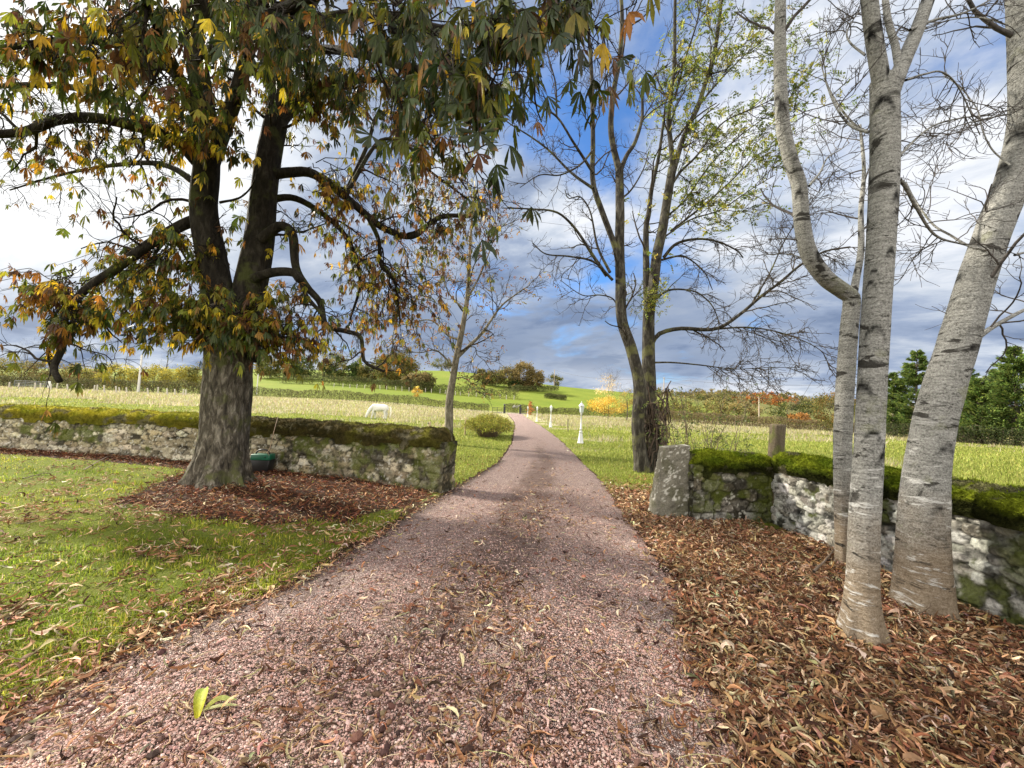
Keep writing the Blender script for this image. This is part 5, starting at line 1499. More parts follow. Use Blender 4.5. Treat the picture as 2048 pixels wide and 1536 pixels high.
for i, (u, d_, s_) in enumerate(((1161, 19.5, 1.0), (1101, 36.2, 1.0), (1073.5, 52, 1.0), (1055, 74, 1.0))):
    o_ = pr if i == 0 else copy_tree(pr)
    o_.location = Vector(GX(u, d_)); o_.location.z -= .01; o_['label'] = LT[i]; o_['group'] = 'white lamp posts along the drive'
    o_.rotation_euler.z = .2 * i

def gate_pillar():
    r_ = thing('gate_pillar', '', 'gate pillar')
    mb = MB(); mb.box(0, 0, .85, .55, .55, 1.7, bev=.03); mb.box(0, 0, .06, .66, .66, .16, bev=.02); mb.box(0, 0, 1.76, .68, .68, .12, bev=.03); mb.build('pier', blackp, r_, smooth=False)
    mb = MB(); mb.lathe([(.001, 1.82), (.16, 1.82), (.10, 1.90), (.09, 1.98), (.20, 2.06), (.27, 2.20), (.27, 2.30), (.20, 2.42), (.10, 2.5), (.001, 2.52)], 16); mb.build('finial', blackp, r_)
    return r_
GL, GR = GX(1008.5, 99), GX(1040.5, 99)
gp1 = gate_pillar(); gp1.location = Vector(GL); gp1.location.z -= .08; gp2 = copy_tree(gp1); gp2.location = Vector(GR); gp2.location.z -= .08
for g_, s_ in ((gp1, 'left'), (gp2, 'right')): g_['label'] = f'black gate pillar with round finial on the {s_} of the drive end'; g_['group'] = 'pillars at the end of the drive'

def rail_fence(name, label, cat, A, B, nposts, rails, h, mat, rr=.035):
    A = np.array(A); B = np.array(B); r_ = thing(name, label, cat, A)
    for k in range(nposts):
        p_ = A + (B - A) * k / (nposts - 1); z_ = float(T(p_[0], p_[1]))
        mb = MB(); mb.box(p_[0] - A[0], p_[1] - A[1], z_ - A[2] + h / 2 - .1, .10, .10, h + .2, bev=.01); mb.build('post', mat, r_, smooth=False)
    for k in range(rails):
        zz_ = h * (k + .6) / rails
        pts = np.array([A + (B - A) * s_ for s_ in np.linspace(0, 1, 8)]); pts[:, 2] = T(pts[:, 0], pts[:, 1]) + zz_
        mb = MB(); tubes(mb, pts - A - (0, .06, 0), np.full(8, rr), 5); mb.build('rail', mat, r_)
    return r_
rail_fence('rail_fence', 'dark wooden rail fence left of the black gate pillars', 'fence', GX(984.5, 99), GX(1004, 99), 3, 4, 1.5, plain_mat('dark_rail', (.05, .055, .05), .8, .2), .055)
rail_fence('rail_fence', 'short dark rail fence right of the black gate pillars', 'fence', GX(1044, 99), GX(1056, 99), 2, 3, 1.3, plain_mat('dark_rail', (.05, .055, .05), .8, .2), .055)
# pale hay-bale like stone at the fence foot left alone; white marker posts by the gate
def post(label, group, u, d_, h, r_, mat, lean=(0, 0), name='fence_post', cat='fence post', cap=False):
    p_ = GX(u, d_); o_ = None
    mb = MB(); n_ = 7; z_ = np.linspace(-.15, h, n_)
    pts = np.stack([lean[0] * z_, lean[1] * z_, z_], 1)
    rr_ = np.full(n_, r_) * np.linspace(1.08, .92, n_)
    pts = np.concatenate([pts, pts[-1:] + (0, 0, .02)]); rr_ = np.append(rr_, r_ * .3)
    tubes(mb, pts, rr_, 7)
    o_ = mb.build(name, mat, None, smooth=True); o_.location = [float(a) for a in p_]
    tag(o_, label, cat, group)
    return o_
wood = plain_mat('pale_post', (.42, .33, .20), .85, .2, .3, 20, .004)
oldw = plain_mat('weathered_post', (.42, .39, .33), .9, .2, .3, 20, .004)
darkw = plain_mat('dark_stake', (.10, .085, .06), .9, .2, .3, 20, .004)
ins = plain_mat('insulator', (.02, .02, .02), .5)
p_ = post('round wooden fence post with black insulator just over the end of the left wall', None, 857, 15.2, .98, .045, wood)
mb = MB(); mb.lathe([(.001, 0), (.02, 0), (.03, .02), (.02, .045), (.001, .05)], 8, at=(-.06, -.02, .90)); tubes(mb, [[(0, 0, .92), (-.03, -.01, .92), (-.06, -.02, .92)]], [[.008] * 3], 5); i_ = mb.build('insulator', ins, p_)
post('pale wooden fence post left of the yellow-green spirea bush', None, 929.5, 21.5, .98, .045, wood)
for i, (u, d_) in enumerate(((962, 31), (985.5, 42), (990.5, 50))):
    post(('pale fence post just above the yellow-green spirea bush', 'pale fence post right of the first behind the spirea bush', 'farthest pale fence post of the row behind the spirea bush')[i], 'pale posts along the left verge', u, d_, 1.0, .05, wood)
for i, (u, d_) in enumerate(((1136, 30), (1096, 44), (1084, 58))):
    post(('thin dark leaning stake between the two nearest white lamp posts', 'thin dark stake beside the second white lamp post', 'thin dark stake beyond the third white lamp post')[i], 'dark stakes in the right field', u, d_, 1.0, .03, darkw, (-.04, 0))
for i, u in enumerate((17, 35, 71, 82, 104, 114, 135, 150, 161, 188, 195, 211, 233, 240, 255, 276, 299, 316, 335, 350, 366, 370)):
    if u in (276,): continue
    post('weathered leaning post in the far row in front of the left hedge', 'weathered posts before the left hedge', u + rng.normal(0, 1), 66 + (6 if u in (114, 150, 195, 82, 240, 366) else 0) + rng.normal(0, 1.5), 1.15 + rng.normal(0, .08), .11, oldw, (rng.normal(-.06, .10), 0))
for i, u in enumerate(np.concatenate([np.linspace(668, 1028, 25)])):
    post('small pale post in the fence line across the green hill', 'pale posts of the hill fence', u + rng.normal(0, 2), 158 + rng.normal(0, .5), 1.7 + rng.normal(0, .1), .13, oldw, (rng.normal(0, .06), 0))

# ------------------------------------------------------------------ foliage masses
def clump(mb, C_, rad, n_, size, cols, wts, rng, flat=1.0, hole=0.5, seed=0, var=.25, shell=.55):
    """leafy mass: leaf-sized faces spread through clumps of an ellipsoid; C_ centre, rad (3,)"""
    rad = np.array(rad, float)
    K = max(6, int(n_ / 90))
    v = rng.normal(size=(K, 3)); v = nrm(v) * rng.uniform(shell, 1, (K, 1)) ** .6
    cc = C_ + v * rad * .82
    cr_ = rng.uniform(.16, .34, K)[:, None] * rad.mean() * np.ones((1, 3)) * (1, 1, .8)
    idx = rng.integers(0, K, n_)
    p_ = cc[idx] + np.clip(rng.normal(0, .55, (n_, 3)), -1.3, 1.3) * cr_[idx]
    kc = (1 + rng.normal(0, var, K))[idx]
    dr_ = rng.normal(size=(n_, 3)) + (0, 0, -.2)
    s_ = size * rng.uniform(.6, 1.4, n_)
    hue = rng.normal(0, .9, K)[idx]
    cols = np.array(cols)
    ci = np.clip(((hue + rng.normal(0, .6, n_)) * .5 + .5) * len(cols), 0, len(cols) - 1).astype(int)
    c_ = np.clip(cols[ci] * kc[:, None] * rng.uniform(.8, 1.2, (n_, 1)), .004, .9)
    diamonds(mb, p_, dr_, s_, s_ * .36, c_, rng)
FLM = leaf_mat('far_foliage', .3, .7, .1)
FBK = bark_mat('far_bark', (.14, .12, .09), (.06, .05, .04), (.26, .23, .18), 3, bump=.02)

def far_tree(name, label, cat, base, h, w_, cols, n_, size, group=None, trunk=.12, crown0=.15, sparse=0, seed=0, lean=0, bare=False, stemh=None, shape=1.0):
    rg = np.random.default_rng(seed + 900)
    base = np.array(base); r_ = thing(name, label, cat, base, group)
    mb = MB()
    top = np.array([lean * h, 0, h * .82])
    C_ = spline([(0, 0, -.2), (lean * h * .3 + rg.normal(0, .02 * h), 0, h * .3), top], 14)
    tr_ = trunk if stemh is None else stemh
    stem(mb, C_, np.linspace(tr_, tr_ * .15, 14), 10, seed, .06, 3)
    A = kids(rg, C_[None], np.linspace(tr_, tr_ * .15, 14)[None], 16, crown0 + .1, 1, (35, 75), None, .5, 7, .15, (0, 0, .10), .012, absL=(w_ * .25, w_ * .5))
    B = kids(rg, *A, 5, .3, 1, (25, 60), None, .6, 5, .18, (0, 0, .06), .008, absL=(w_ * .1, w_ * .25))
    tubes(mb, *A, 5); tubes(mb, *B, 3)
    if bare:
        Cc = kids(rg, *B, 5, .2, 1, (25, 60), None, .6, 5, .18, (0, 0, .06), .006, absL=(w_ * .06, w_ * .18)); tubes(mb, *Cc, 3)
    mb.build('trunk', FBK, r_)
    if n_:
        mb = MB()
        cz = h * (crown0 + 1) / 2; hz_ = h * (1 - crown0) / 2
        if shape != 1.0:
            # conical / tapering crown out of stacked masses
            for k in range(5):
                f_ = k / 4
                clump(mb, np.array([lean * h * f_, 0, h * (crown0 + (1 - crown0) * (.08 + .84 * f_))]), (w_ / 2 * (1 - shape * f_), w_ / 2 * (1 - shape * f_), h * (1 - crown0) * .18), max(40, int(n_ / 5 * (1.3 - f_ * .6))), size, cols, None, rg, var=.22)
        else:
            clump(mb, np.array([lean * h * .6, 0, cz]), (w_ / 2, w_ / 2, hz_), n_, size, cols, None, rg, var=.25)
        mb.build('crown', FLM, r_)
    return r_

def hedge(label, line, h, w_, n_, size, cols, seed, group=None, ragged=.25, name='hedge', stems=True):
    rg = np.random.default_rng(seed + 700)
    ln = resample(np.array(line, float), 1.0); 
    s_ = rg.uniform(0, len(ln) - 1.001, n_); i = s_.astype(int); p_ = ln[i] + (ln[i + 1] - ln[i]) * (s_ - i)[:, None]
    tg = nrm(np.gradient(ln, axis=0))[i]
    hh = h * (1 - ragged + 2 * ragged * fbm(s_ / 6, s_ * 0, seed=seed)) * (1 + .25 * (fbm(s_ / 1.3, s_ * 0, seed=seed + 1) - .5))
    a = rg.uniform(-1, 1, n_); zq = rg.beta(1.6, 1.1, n_)
    wz = w_ / 2 * np.sqrt(np.clip(1 - (zq * .85) ** 4, 0, 1))
    sg = np.sign(a) * np.abs(a) ** .5
    xy = p_ + np.stack([-tg[:, 1], tg[:, 0]], 1) * (sg * wz)[:, None]
    pos = np.stack([xy[:, 0], xy[:, 1], T(xy[:, 0], xy[:, 1]) + zq * hh], 1)
    O = np.array([ln[0][0], ln[0][1], float(T(ln[0][0], ln[0][1]))])
    r_ = thing(name, label, 'hedge', O, group)
    mb = MB()
    c_ = pal(rg, n_, cols, None, .15) * (.65 + .7 * fbm(pos[:, 0] / 2.5, pos[:, 1] / 2.5, pos[:, 2] / 1.5, seed=seed + 2))[:, None]
    diamonds(mb, pos, rg.normal(size=(n_, 3)) + (0, 0, .5), size * rg.uniform(.6, 1.5, n_), size * rg.uniform(.2, .4, n_), c_, rg)
    mb.build('foliage', FLM, r_, O)
    m_ = max(12, n_ // 40)
    k_ = rg.integers(0, n_, m_)
    b0 = np.stack([p_[k_][:, 0], p_[k_][:, 1], T(p_[k_][:, 0], p_[k_][:, 1]) - .1], 1)
    mb = MB(); tubes(mb, np.stack([b0, (b0 + pos[k_]) / 2 + rg.normal(0, .1, (m_, 3)), pos[k_] + (0, 0, .15)], 1), np.full((m_, 3), .02), 3)
    mb.build('stems', FBK, r_, O)
    return r_
def line_px(pts): return [GX(u, d_)[:2] for u, d_ in pts]
HB = [(.10, .085, .045), (.13, .11, .05), (.075, .075, .03), (.16, .14, .07)]
HG = [(.065, .085, .025), (.10, .11, .035), (.13, .12, .05), (.05, .06, .02)]
hedge('long clipped brown-green hedge across the field behind the far left posts', line_px([(-260, 78), (-60, 78), (120, 78), (270, 80), (410, 84)]), 2.5, 2.2, 24000, .20, HG + HB, 1)
hedge('low clipped hedge running behind the white horse to the gate rails', line_px([(395, 86), (500, 90), (620, 94), (720, 97), (800, 100), (880, 103), (978, 106)]), 2.5, 2.0, 20000, .20, HG + HB, 2)
hedge('clipped hedge along the road right of the black gate pillars', line_px([(1010, 108), (1060, 108), (1130, 106), (1210, 102), (1290, 96), (1335, 90)]), 2.3, 2.2, 15000, .20, HG + HB, 3)
hedge('brown overgrown hedge along the far edge of the right field', line_px([(1300, 84), (1400, 76), (1500, 70), (1600, 64), (1700, 60), (1780, 58)]), 2.0, 2.4, 22000, .18, [(.19, .14, .075), (.15, .11, .06), (.22, .17, .09), (.13, .12, .05)], 4, ragged=.3)
hedge('dark hedge behind the hill fence posts on the green slope', line_px([(560, 168), (660, 166), (760, 162), (850, 160), (930, 161), (1015, 163), (1035, 166)]), 4.0, 3.0, 12000, .4, HG, 5)
hedge('upper hedge line below the copse on the hill', line_px([(1020, 200), (1070, 210), (1115, 225)]), 3.2, 3.0, 3500, .45, HG, 6)
hedge('low dark hedge patch at the right end of the green hill', line_px([(1090, 178), (1110, 176), (1130, 172)]), 2.0, 3.0, 2500, .4, HG, 7)
hedge('hedge along the skyline field edge below the hill trees', line_px([(520, 210), (600, 205), (680, 200), (760, 190), (800, 186)]), 2.6, 3.0, 6000, .45, [(.05, .06, .025), (.07, .075, .03)], 8)

YEL = [(.28, .25, .045), (.40, .34, .05), (.52, .41, .06), (.19, .19, .05), (.32, .30, .08)]
OLV = [(.11, .12, .035), (.16, .155, .045), (.21, .19, .055), (.085, .10, .03), (.26, .21, .065)]
BRN = [(.22, .165, .065), (.17, .13, .058), (.28, .20, .075), (.13, .12, .045)]
GRNT = [(.045, .075, .02), (.07, .10, .025), (.10, .13, .03), (.035, .055, .018)]
ft = [  # u, dist, height m, width m, palette, n, label, cat/name
    (-40, 100, 9, 15, OLV, 3500, 'olive bush at the left picture edge behind the far gate', 'bush'),
    (40, 98, 7, 11, OLV, 3200, 'olive brown bush behind the dark field gate on the left', 'bush'),
    (95, 100, 8.0, 10, BRN, 3200, 'brown bush left of the drooping sawn chestnut limb', 'bush'),
    (155, 97, 7.0, 8, YEL[:1] + OLV, 3200, 'dull yellow bush right of the drooping sawn chestnut limb', 'bush'),
    (190, 103, 6, 8, BRN, 2500, 'bare brownish bush between the yellow bushes on the left', 'bush'),
    (232, 95, 7.0, 9.5, YEL, 4200, 'bright yellow bush left of the concrete pole', 'bush'),
    (305, 97, 7.5, 9, YEL, 4200, 'bright yellow bush just right of the concrete pole', 'bush'),
    (355, 96, 7.5, 9, YEL, 4200, 'golden bush left of the chestnut trunk', 'bush'),
    (400, 100, 9, 9, OLV, 3200, 'olive tree half hidden by the chestnut trunk', 'bush'),
]
for i, (u, d_, h, w_, pl, n_, lb, nm) in enumerate(ft):
    far_tree('bush', lb, 'bush', GX(u, d_), h, w_, pl, n_, .30, 'bushes behind the left hedge', .14, .03, seed=i)
for i, (u, d_, h, w_, lb) in enumerate(((50, 130, 15, 10, 'tall thin bare tree at the far left behind the bushes'), (205, 125, 17, 10, 'tall thin bare tree left of the concrete pole'), (250, 128, 18, 9, 'tall thin bare tree directly behind the concrete pole'), (330, 130, 16, 9, 'tall thin bare tree right of the concrete pole'))):
    far_tree('bare_tree', lb, 'tree', GX(u, d_), h, w_, None, 0, .3, 'bare trees behind the left bushes', .16, .15, seed=40 + i, bare=True)
ht = [
    (540, 190, 11, 14, OLV, 2600, 'olive tree on the hill just right of the chestnut trunk'),
    (600, 190, 12, 14, GRNT + OLV[:2], 2600, 'dark green tree on the hill behind the low chestnut leaves'),
    (668, 188, 14, 13, GRNT[:3] + OLV, 3000, 'tall olive tree on the hill above the drooping chestnut twigs'),
    (712, 190, 9, 10, GRNT, 2000, 'small dark tree left of the big round golden oak'),
    (735, 189, 9.5, 10, OLV, 2000, 'small olive tree touching the left of the big round golden oak'),
    (790, 180, 15.5, 20, [(.16, .12, .03), (.12, .11, .03), (.20, .15, .035), (.075, .085, .025), (.09, .10, .028)], 6500, 'big round golden green oak on the hill'),
    (848, 165, 7.5, 9, BRN + OLV[:2], 2200, 'brown round thorn bush right of the small golden tree'),
    (822, 166, 7, 7, BRN + [(.3, .26, .14)], 1600, 'pale brown thorn bush just left of the small golden tree'),
    (883, 315, 11, 17, OLV, 1500, 'lone round tree on the hill skyline'),
    (965, 215, 8.5, 10, OLV + BRN, 1800, 'low brown bush at the left end of the hill copse'),
    (990, 216, 9.5, 11, OLV + BRN, 1900, 'low olive bush left of the tall tree of the hill copse'),
    (1018, 215, 12, 13, BRN + OLV, 2600, 'left tall brown tree of the hill copse'),
    (1046, 214, 15.5, 14, BRN + [(.22, .16, .06)], 3600, 'tallest orange brown tree of the hill copse'),
    (1066, 216, 13.5, 11, BRN + [(.22, .16, .06)], 2600, 'right-hand rounded tree of the hill copse'),
    (1030, 212, 6, 9, GRNT, 1300, 'dark low bush at the foot of the hill copse'),
    (1109, 290, 8, 13, OLV, 1100, 'round bush by the pole on the hill skyline'),
]
for i, (u, d_, h, w_, pl, n_, lb) in enumerate(ht):
    far_tree('hill_tree', lb, 'tree', GX(u, d_), h * 1.05, w_ * 1.15, pl, int(n_ * 1.7), .66, 'trees on the hill', .28, -.02, seed=60 + i)
GOLD = [(.55, .33, .04), (.62, .42, .07), (.45, .27, .04), (.66, .5, .14)]
far_tree('young_tree', 'small golden tree standing behind the white horse', 'tree', GX(832, 98), 5.6, 2.6, GOLD, 1300, .20, None, .06, .38, seed=90)
far_tree('young_tree', 'small bright orange tree by the right gate pillar', 'tree', GX(1060.5, 92), 3.3, 2.7, [(.50, .24, .08), (.55, .30, .11), (.45, .19, .06)], 1100, .18, None, .05, .08, seed=91, shape=.75)
gt = far_tree('golden_tree', 'tall golden birch with a sparse pale top right of the white lamp posts', 'tree', GX(1216, 78), 9.6, 7.5, [(.60, .47, .25), (.55, .36, .12), (.5, .4, .2)], 850, .17, None, .07, .42, seed=92, bare=True)
mb = MB(); clump(mb, np.array([.2, 0, 2.9]), (5.0, 4.0, 1.7), 3800, .20, GOLD, None, np.random.default_rng(9)); mb.build('crown', FLM, gt)
far_tree('golden_tree', 'pale-trunked yellow tree half hidden behind the ash pair', 'tree', GX(1253, 74), 6.5, 4.5, [(.5, .4, .12), (.4, .3, .08), (.3, .26, .1)], 900, .17, None, .14, .35, seed=93, bare=True)

# right: bush, conifers
def conifer(label, u, d_, h, w_, seed, n_=5200):
    rg = np.random.default_rng(seed); base = GX(u, d_)
    r_ = thing('conifer', label, 'conifer', base, 'dark conifers right')
    mb = MB(); C_ = spline([(0, 0, -.2), (rg.normal(0, .1), 0, h * .5), (rg.normal(0, .15), 0, h)], 16)
    stem(mb, C_, np.linspace(.22, .02, 16), 10, seed, .05, 3)
    K = 210; t_ = rg.uniform(.02, .985, K) ** .9; az = rg.uniform(0, 6.283, K)
    L = w_ / 2 * (1 - t_) ** .8 * rg.uniform(.6, 1.2, K) + .10
    s_ = C_[(t_ * 15).astype(int)]; s_[:, 2] = t_ * h
    dirh = np.stack([np.cos(az), np.sin(az), 0 * az], 1)
    q_ = np.linspace(0, 1, 6)
    Pt = s_[:, None] + dirh[:, None] * (L[:, None] * q_)[..., None] + np.array([0, 0, 1.]) * (L[:, None] * (.12 * q_ + .30 * q_ ** 2))[..., None]
    tubes(mb, Pt, np.linspace(.05, .008, 6)[None].repeat(K, 0), 4); mb.build('trunk', FBK, r_)
    mb = MB(); b_ = rg.integers(0, K, n_); tt = rg.uniform(.15, 1.0, n_) ** .7
    ii = np.clip((tt * 5).astype(int), 0, 4)
    p_ = Pt[b_, ii] + (Pt[b_, ii + 1] - Pt[b_, ii]) * (tt * 5 - ii)[:, None] + rg.normal(0, .11, (n_, 3)) * (1, 1, .8) * (L[b_] / 1.6)[:, None].clip(.3, 1.1)
    dv = dirh[b_] * 1.1 + rg.normal(0, .45, (n_, 3)) + (0, 0, .45)
    bc = (1 + rg.normal(0, .22, K))[b_]
    c_ = pal(rg, n_, [(.085, .135, .035), (.125, .18, .042), (.19, .235, .055), (.06, .10, .035)], [3, 4, 3, 1.5], .15) * bc[:, None]
    diamonds(mb, p_, dv, .30 * rg.uniform(.6, 1.5, n_), .05 * rg.uniform(.7, 1.3, n_), c_, rg); mb.build('crown', FLM, r_)
conifer('pointed green conifer between the grey trunks, its top just left of the leaning one', 1835, 46, 10.6, 6.0, 21, 18000)
conifer('smaller pale green conifer close to the left of the forked grey trunk', 1790, 48, 8.0, 4.6, 22, 13000)
conifer('tall dark conifer at the right picture edge', 2035, 38, 9.8, 6.5, 23, 18000)
conifer('broad low dark conifer right of the leaning grey trunk', 1965, 40, 6.8, 6.0, 24, 16000)
conifer('dark conifer hidden behind the leaning grey trunk', 1900, 44, 8.2, 5.2, 25, 12000)
conifer('dense dark conifer between the leaning trunk and the broad low one', 1930, 43, 8.6, 6.0, 27, 14000)
conifer('dark conifer behind the broad low one, left of the edge conifer', 2000, 44, 8.4, 6.4, 28, 14000)
conifer('dark conifer cut off beyond the right picture edge', 2140, 35, 10, 6.5, 26, 4000)
hedge('dark undergrowth along the foot of the conifers', line_px([(1770, 47), (1850, 44), (1950, 39), (2060, 36), (2180, 33)]), 1.7, 2.2, 9000, .16, [(.035, .05, .02), (.05, .065, .025), (.08, .09, .03)], 9)
far_tree('round_tree', 'round olive and russet tree just left of the slender grey trunk', 'tree', GX(1668, 58), 7.0, 5.8, OLV + [(.22, .13, .04)], 3800, .19, None, .12, .03, seed=95)

# the far wooded rise on the right: one mass, too many to count
rg = np.random.default_rng(33)
mb = MB(); N_ = 900
x = rg.uniform(60, 760, N_); y = rg.uniform(330, 640, N_)
u_ = 1024 + 770 * x / y
k = (u_ > 1290) & (u_ < 2200); x, y, u_ = x[k], y[k], u_[k]
for xi, yi, ui in zip(x, y, u_):
    hh = rg.uniform(7, 12)
    if 1470 < ui < 1600 and rg.uniform() < .5: pl = [(.30, .11, .03), (.24, .10, .035), (.36, .15, .04)]
    else: pl = (OLV, BRN, [(.14, .13, .06), (.18, .16, .07)])[rg.integers(0, 3)]
    clump(mb, np.array([xi, yi, float(T(xi, yi)) + hh * .45]), (hh * .5, hh * .5, hh * .55), 110, 1.5, pl, None, rg)
tag(mb.build('woodland', FLM), 'distant autumn wood in olive and rust on the right-hand rise', 'woodland', kind='stuff')
# nearer scrub trees standing behind the right brown hedge, countable
for i, (u, d_, h, w_, pl, lb) in enumerate((
        (1345, 120, 8, 13, OLV + BRN, 'olive scrub tree just right of the ash pair behind the brown hedge'),
        (1395, 125, 9, 14, OLV, 'olive scrub tree behind the wild rose'),
        (1440, 120, 7.5, 12, BRN + OLV, 'brown scrub tree behind the right of the wild rose'),
        (1490, 125, 7, 12, BRN, 'brown scrub tree left of the utility pole over the hedge'),
        (1575, 130, 7.5, 13, OLV + GRNT, 'green scrub tree above the old gate post'),
        (1618, 130, 8, 12, OLV + GRNT, 'green scrub tree left of the round russet tree'),
        (1600, 112, 4.5, 7, [(.34, .17, .05), (.25, .14, .05)], 'small orange shrub over the brown hedge'))):
    far_tree('scrub_tree', lb, 'tree', GX(u, d_), h * .88, w_, pl, 2000, .42, 'scrub behind the brown hedge', .14, .05, seed=120 + i)

# ------------------------------------------------------------------ poles, wires, field gate and sign at far left
conc = plain_mat('concrete', (.46, .45, .42), .9, .2, .15, 6)
def pole(label, u, d_, h, r0, r1, mat, arm=False):
    p_ = GX(u, d_); r_ = thing('utility_pole', label, 'utility pole', p_)
    mb = MB(); mb.lathe([(.001, -.3), (r0, -.3), (r0, 0), (r1, h), (.001, h + .02)], 10); mb.build('shaft', mat, r_)
    mb = MB(); mb.box(0, 0, h - .35, 1.1 if arm else .5, .09, .09, bev=.01)
    for k in (-1, 1): mb.lathe([(.001, 0), (.035, 0), (.05, .06), (.03, .12), (.001, .13)], 8, at=(k * (.48 if arm else .2), 0, h - .305))
    mb.build('crossarm', mat, r_)
    return p_ + (0, 0, h - .2)
pA = pole('pale concrete utility pole in front of the yellow bushes on the left', 276, 74, 7.4, .22, .14, conc)
woodp = plain_mat('pole_wood', (.26, .22, .17), .9, .2)
pB = pole('thin utility pole on the hill skyline', 1108, 285, 12, .30, .22, woodp, True)
pC = pole('thin utility pole just right of the ash pair', 1327, 150, 13.2, .22, .15, woodp, True)
pD = pole('thin utility pole above the brown hedge', 1518, 112, 7.6, .20, .14, woodp, True)
pE = pole('slim pole on the green hill right of the chestnut trunk', 513, 118, 6.2, .18, .12, conc)
wire_m = plain_mat('wire_dark', (.05, .05, .055), .6)
def wire(label, A, B, sag, r_):
    tt = np.linspace(0, 1, 40)[:, None]; pts = A * (1 - tt) + B * tt; pts[:, 2] -= sag * 4 * (tt * (1 - tt))[:, 0]
    mb = MB(); tubes(mb, pts, np.full(40, r_), 5); tag(mb.build('power_line', wire_m, origin=A), label, 'power line')
E1 = P(1760, 768, 75); wire('power line from the pole by the ash pair past the grey trunks', pC, E1, 1.2, .035)
wire('power line between the hill pole and the pole by the ash pair', pB, pC, 3, .05)
wire('power line from the ash pair pole to the pole over the hedge', pC + (0, 0, -.6), pD, 1.0, .035)
wire('power line leaving the hedge pole towards the right', pD, P(1700, 815, 100), .5, .03)
wire('stay wire slanting down right of the old gate post', P(1640, 735, 74), P(1597, 808, 90), 0, .03)
wire('thin overhead wire crossing behind the bare ash', P(700, 395, 30), P(2100, 560, 26), .2, .009)
# far-left field gate and plain sign
dkg = plain_mat('grey_gate', (.12, .13, .125), .7)
fgate = rail_fence('field_gate', 'dark grey barred field gate at the far left edge of the pasture', 'gate', GX(28, 74), GX(92, 75), 4, 5, 1.5, dkg, .05)
p_ = GX(97, 73); sb = thing('sign_board', 'plain white board on a post beside the far left field gate', 'sign', p_)
mb = MB(); mb.box(0, 0, .95, .52, .04, 1.25, bev=.01); mb.build('board', white, sb, smooth=False)
mb = MB(); mb.box(0, .08, .8, .08, .08, 1.9, bev=.01); mb.build('post', darkw, sb, smooth=False)

# ------------------------------------------------------------------ spirea bush by the drive
rng = np.random.default_rng(610)
p_ = GX(975, 21.0); spb = thing('spirea_bush', 'low rounded yellow-green bush on the left verge of the drive', 'bush', p_)
mb = MB(); n_ = 420; a = rng.uniform(0, 6.283, n_); rr_ = np.sqrt(rng.uniform(0, 1, n_))
end = np.stack([np.cos(a) * rr_ * 1.6, np.sin(a) * rr_ * 2.6 + .9, .22 + 1.0 * np.sqrt(np.clip(1 - rr_ ** 2, 0, 1)) * rng.uniform(.6, 1.05, n_)], 1)
s0 = np.stack([np.cos(a) * rr_ * .45, np.sin(a) * rr_ * .9 + .6, 0 * a], 1)
tt = np.linspace(0, 1, 7)[None, :, None]
Pt = s0[:, None] * (1 - tt) + end[:, None] * tt + np.array([0, 0, .22]) * np.sin(tt * np.pi * .9)
tubes(mb, Pt, np.linspace(.008, .003, 7)[None].repeat(n_, 0), 4); mb.build('stems', plain_mat('spirea_stem', (.14, .10, .06), .85), spb)
mb = MB(); N_ = 17000; b_ = rng.integers(0, n_, N_); q_ = rng.uniform(.35, 1.0, N_) ** .8; ii = np.clip((q_ * 6).astype(int), 0, 5)
pp = Pt[b_, ii] + (Pt[b_, ii + 1] - Pt[b_, ii]) * (q_ * 6 - ii)[:, None] + rng.normal(0, .05, (N_, 3))
cb_ = (1 + rng.normal(0, .2, n_))[b_]
diamonds(mb, pp, rng.normal(size=(N_, 3)) + (0, 0, .3), rng.uniform(.04, .09, N_), rng.uniform(.012, .025, N_), pal(rng, N_, [(.24, .26, .045), (.36, .34, .06), (.15, .17, .035), (.40, .33, .07)], [4, 4, 3, 1.5], .15) * cb_[:, None], rng)
mb.build('foliage', FLM, spb)

# ------------------------------------------------------------------ white horse grazing
def skin(name, verts, edges, radii, mat, parent, lvl=2, root=0):
    me = bpy.data.meshes.new(name); me.from_pydata([tuple(v) for v in verts], edges, []); me.update()
    o_ = bpy.data.objects.new(name, me); col.objects.link(o_)
    m_ = o_.modifiers.new('skin', 'SKIN'); m_.use_smooth_shade = True
    sv = me.skin_vertices[0].data if me.skin_vertices else None
    if sv is None:
        bpy.context.view_layer.objects.active = o_; o_.select_set(True); bpy.ops.mesh.customdata_skin_add(); sv = me.skin_vertices[0].data
    for i, r_ in enumerate(radii):
        sv[i].radius = (r_, r_) if np.isscalar(r_) else r_
        sv[i].use_root = (i == root)
    s_ = o_.modifiers.new('sub', 'SUBSURF'); s_.levels = lvl; s_.render_levels = lvl
    dg = bpy.context.evaluated_depsgraph_get(); ev = bpy.data.meshes.new_from_object(o_.evaluated_get(dg))
    o_.modifiers.clear(); o_.data = ev; ev.materials.clear(); ev.materials.append(mat)
    ev.polygons.foreach_set('use_smooth', np.ones(len(ev.polygons), bool))
    if parent: o_.parent = parent
    return o_
HD = 36.5
hb = GX(757, HD)
hr = thing('horse', 'white horse grazing head down in the left pasture', 'horse', hb, rz=R(6))
coat = plain_mat('white_coat', (.62, .61, .58), .7, .2, .05, 6, .003)
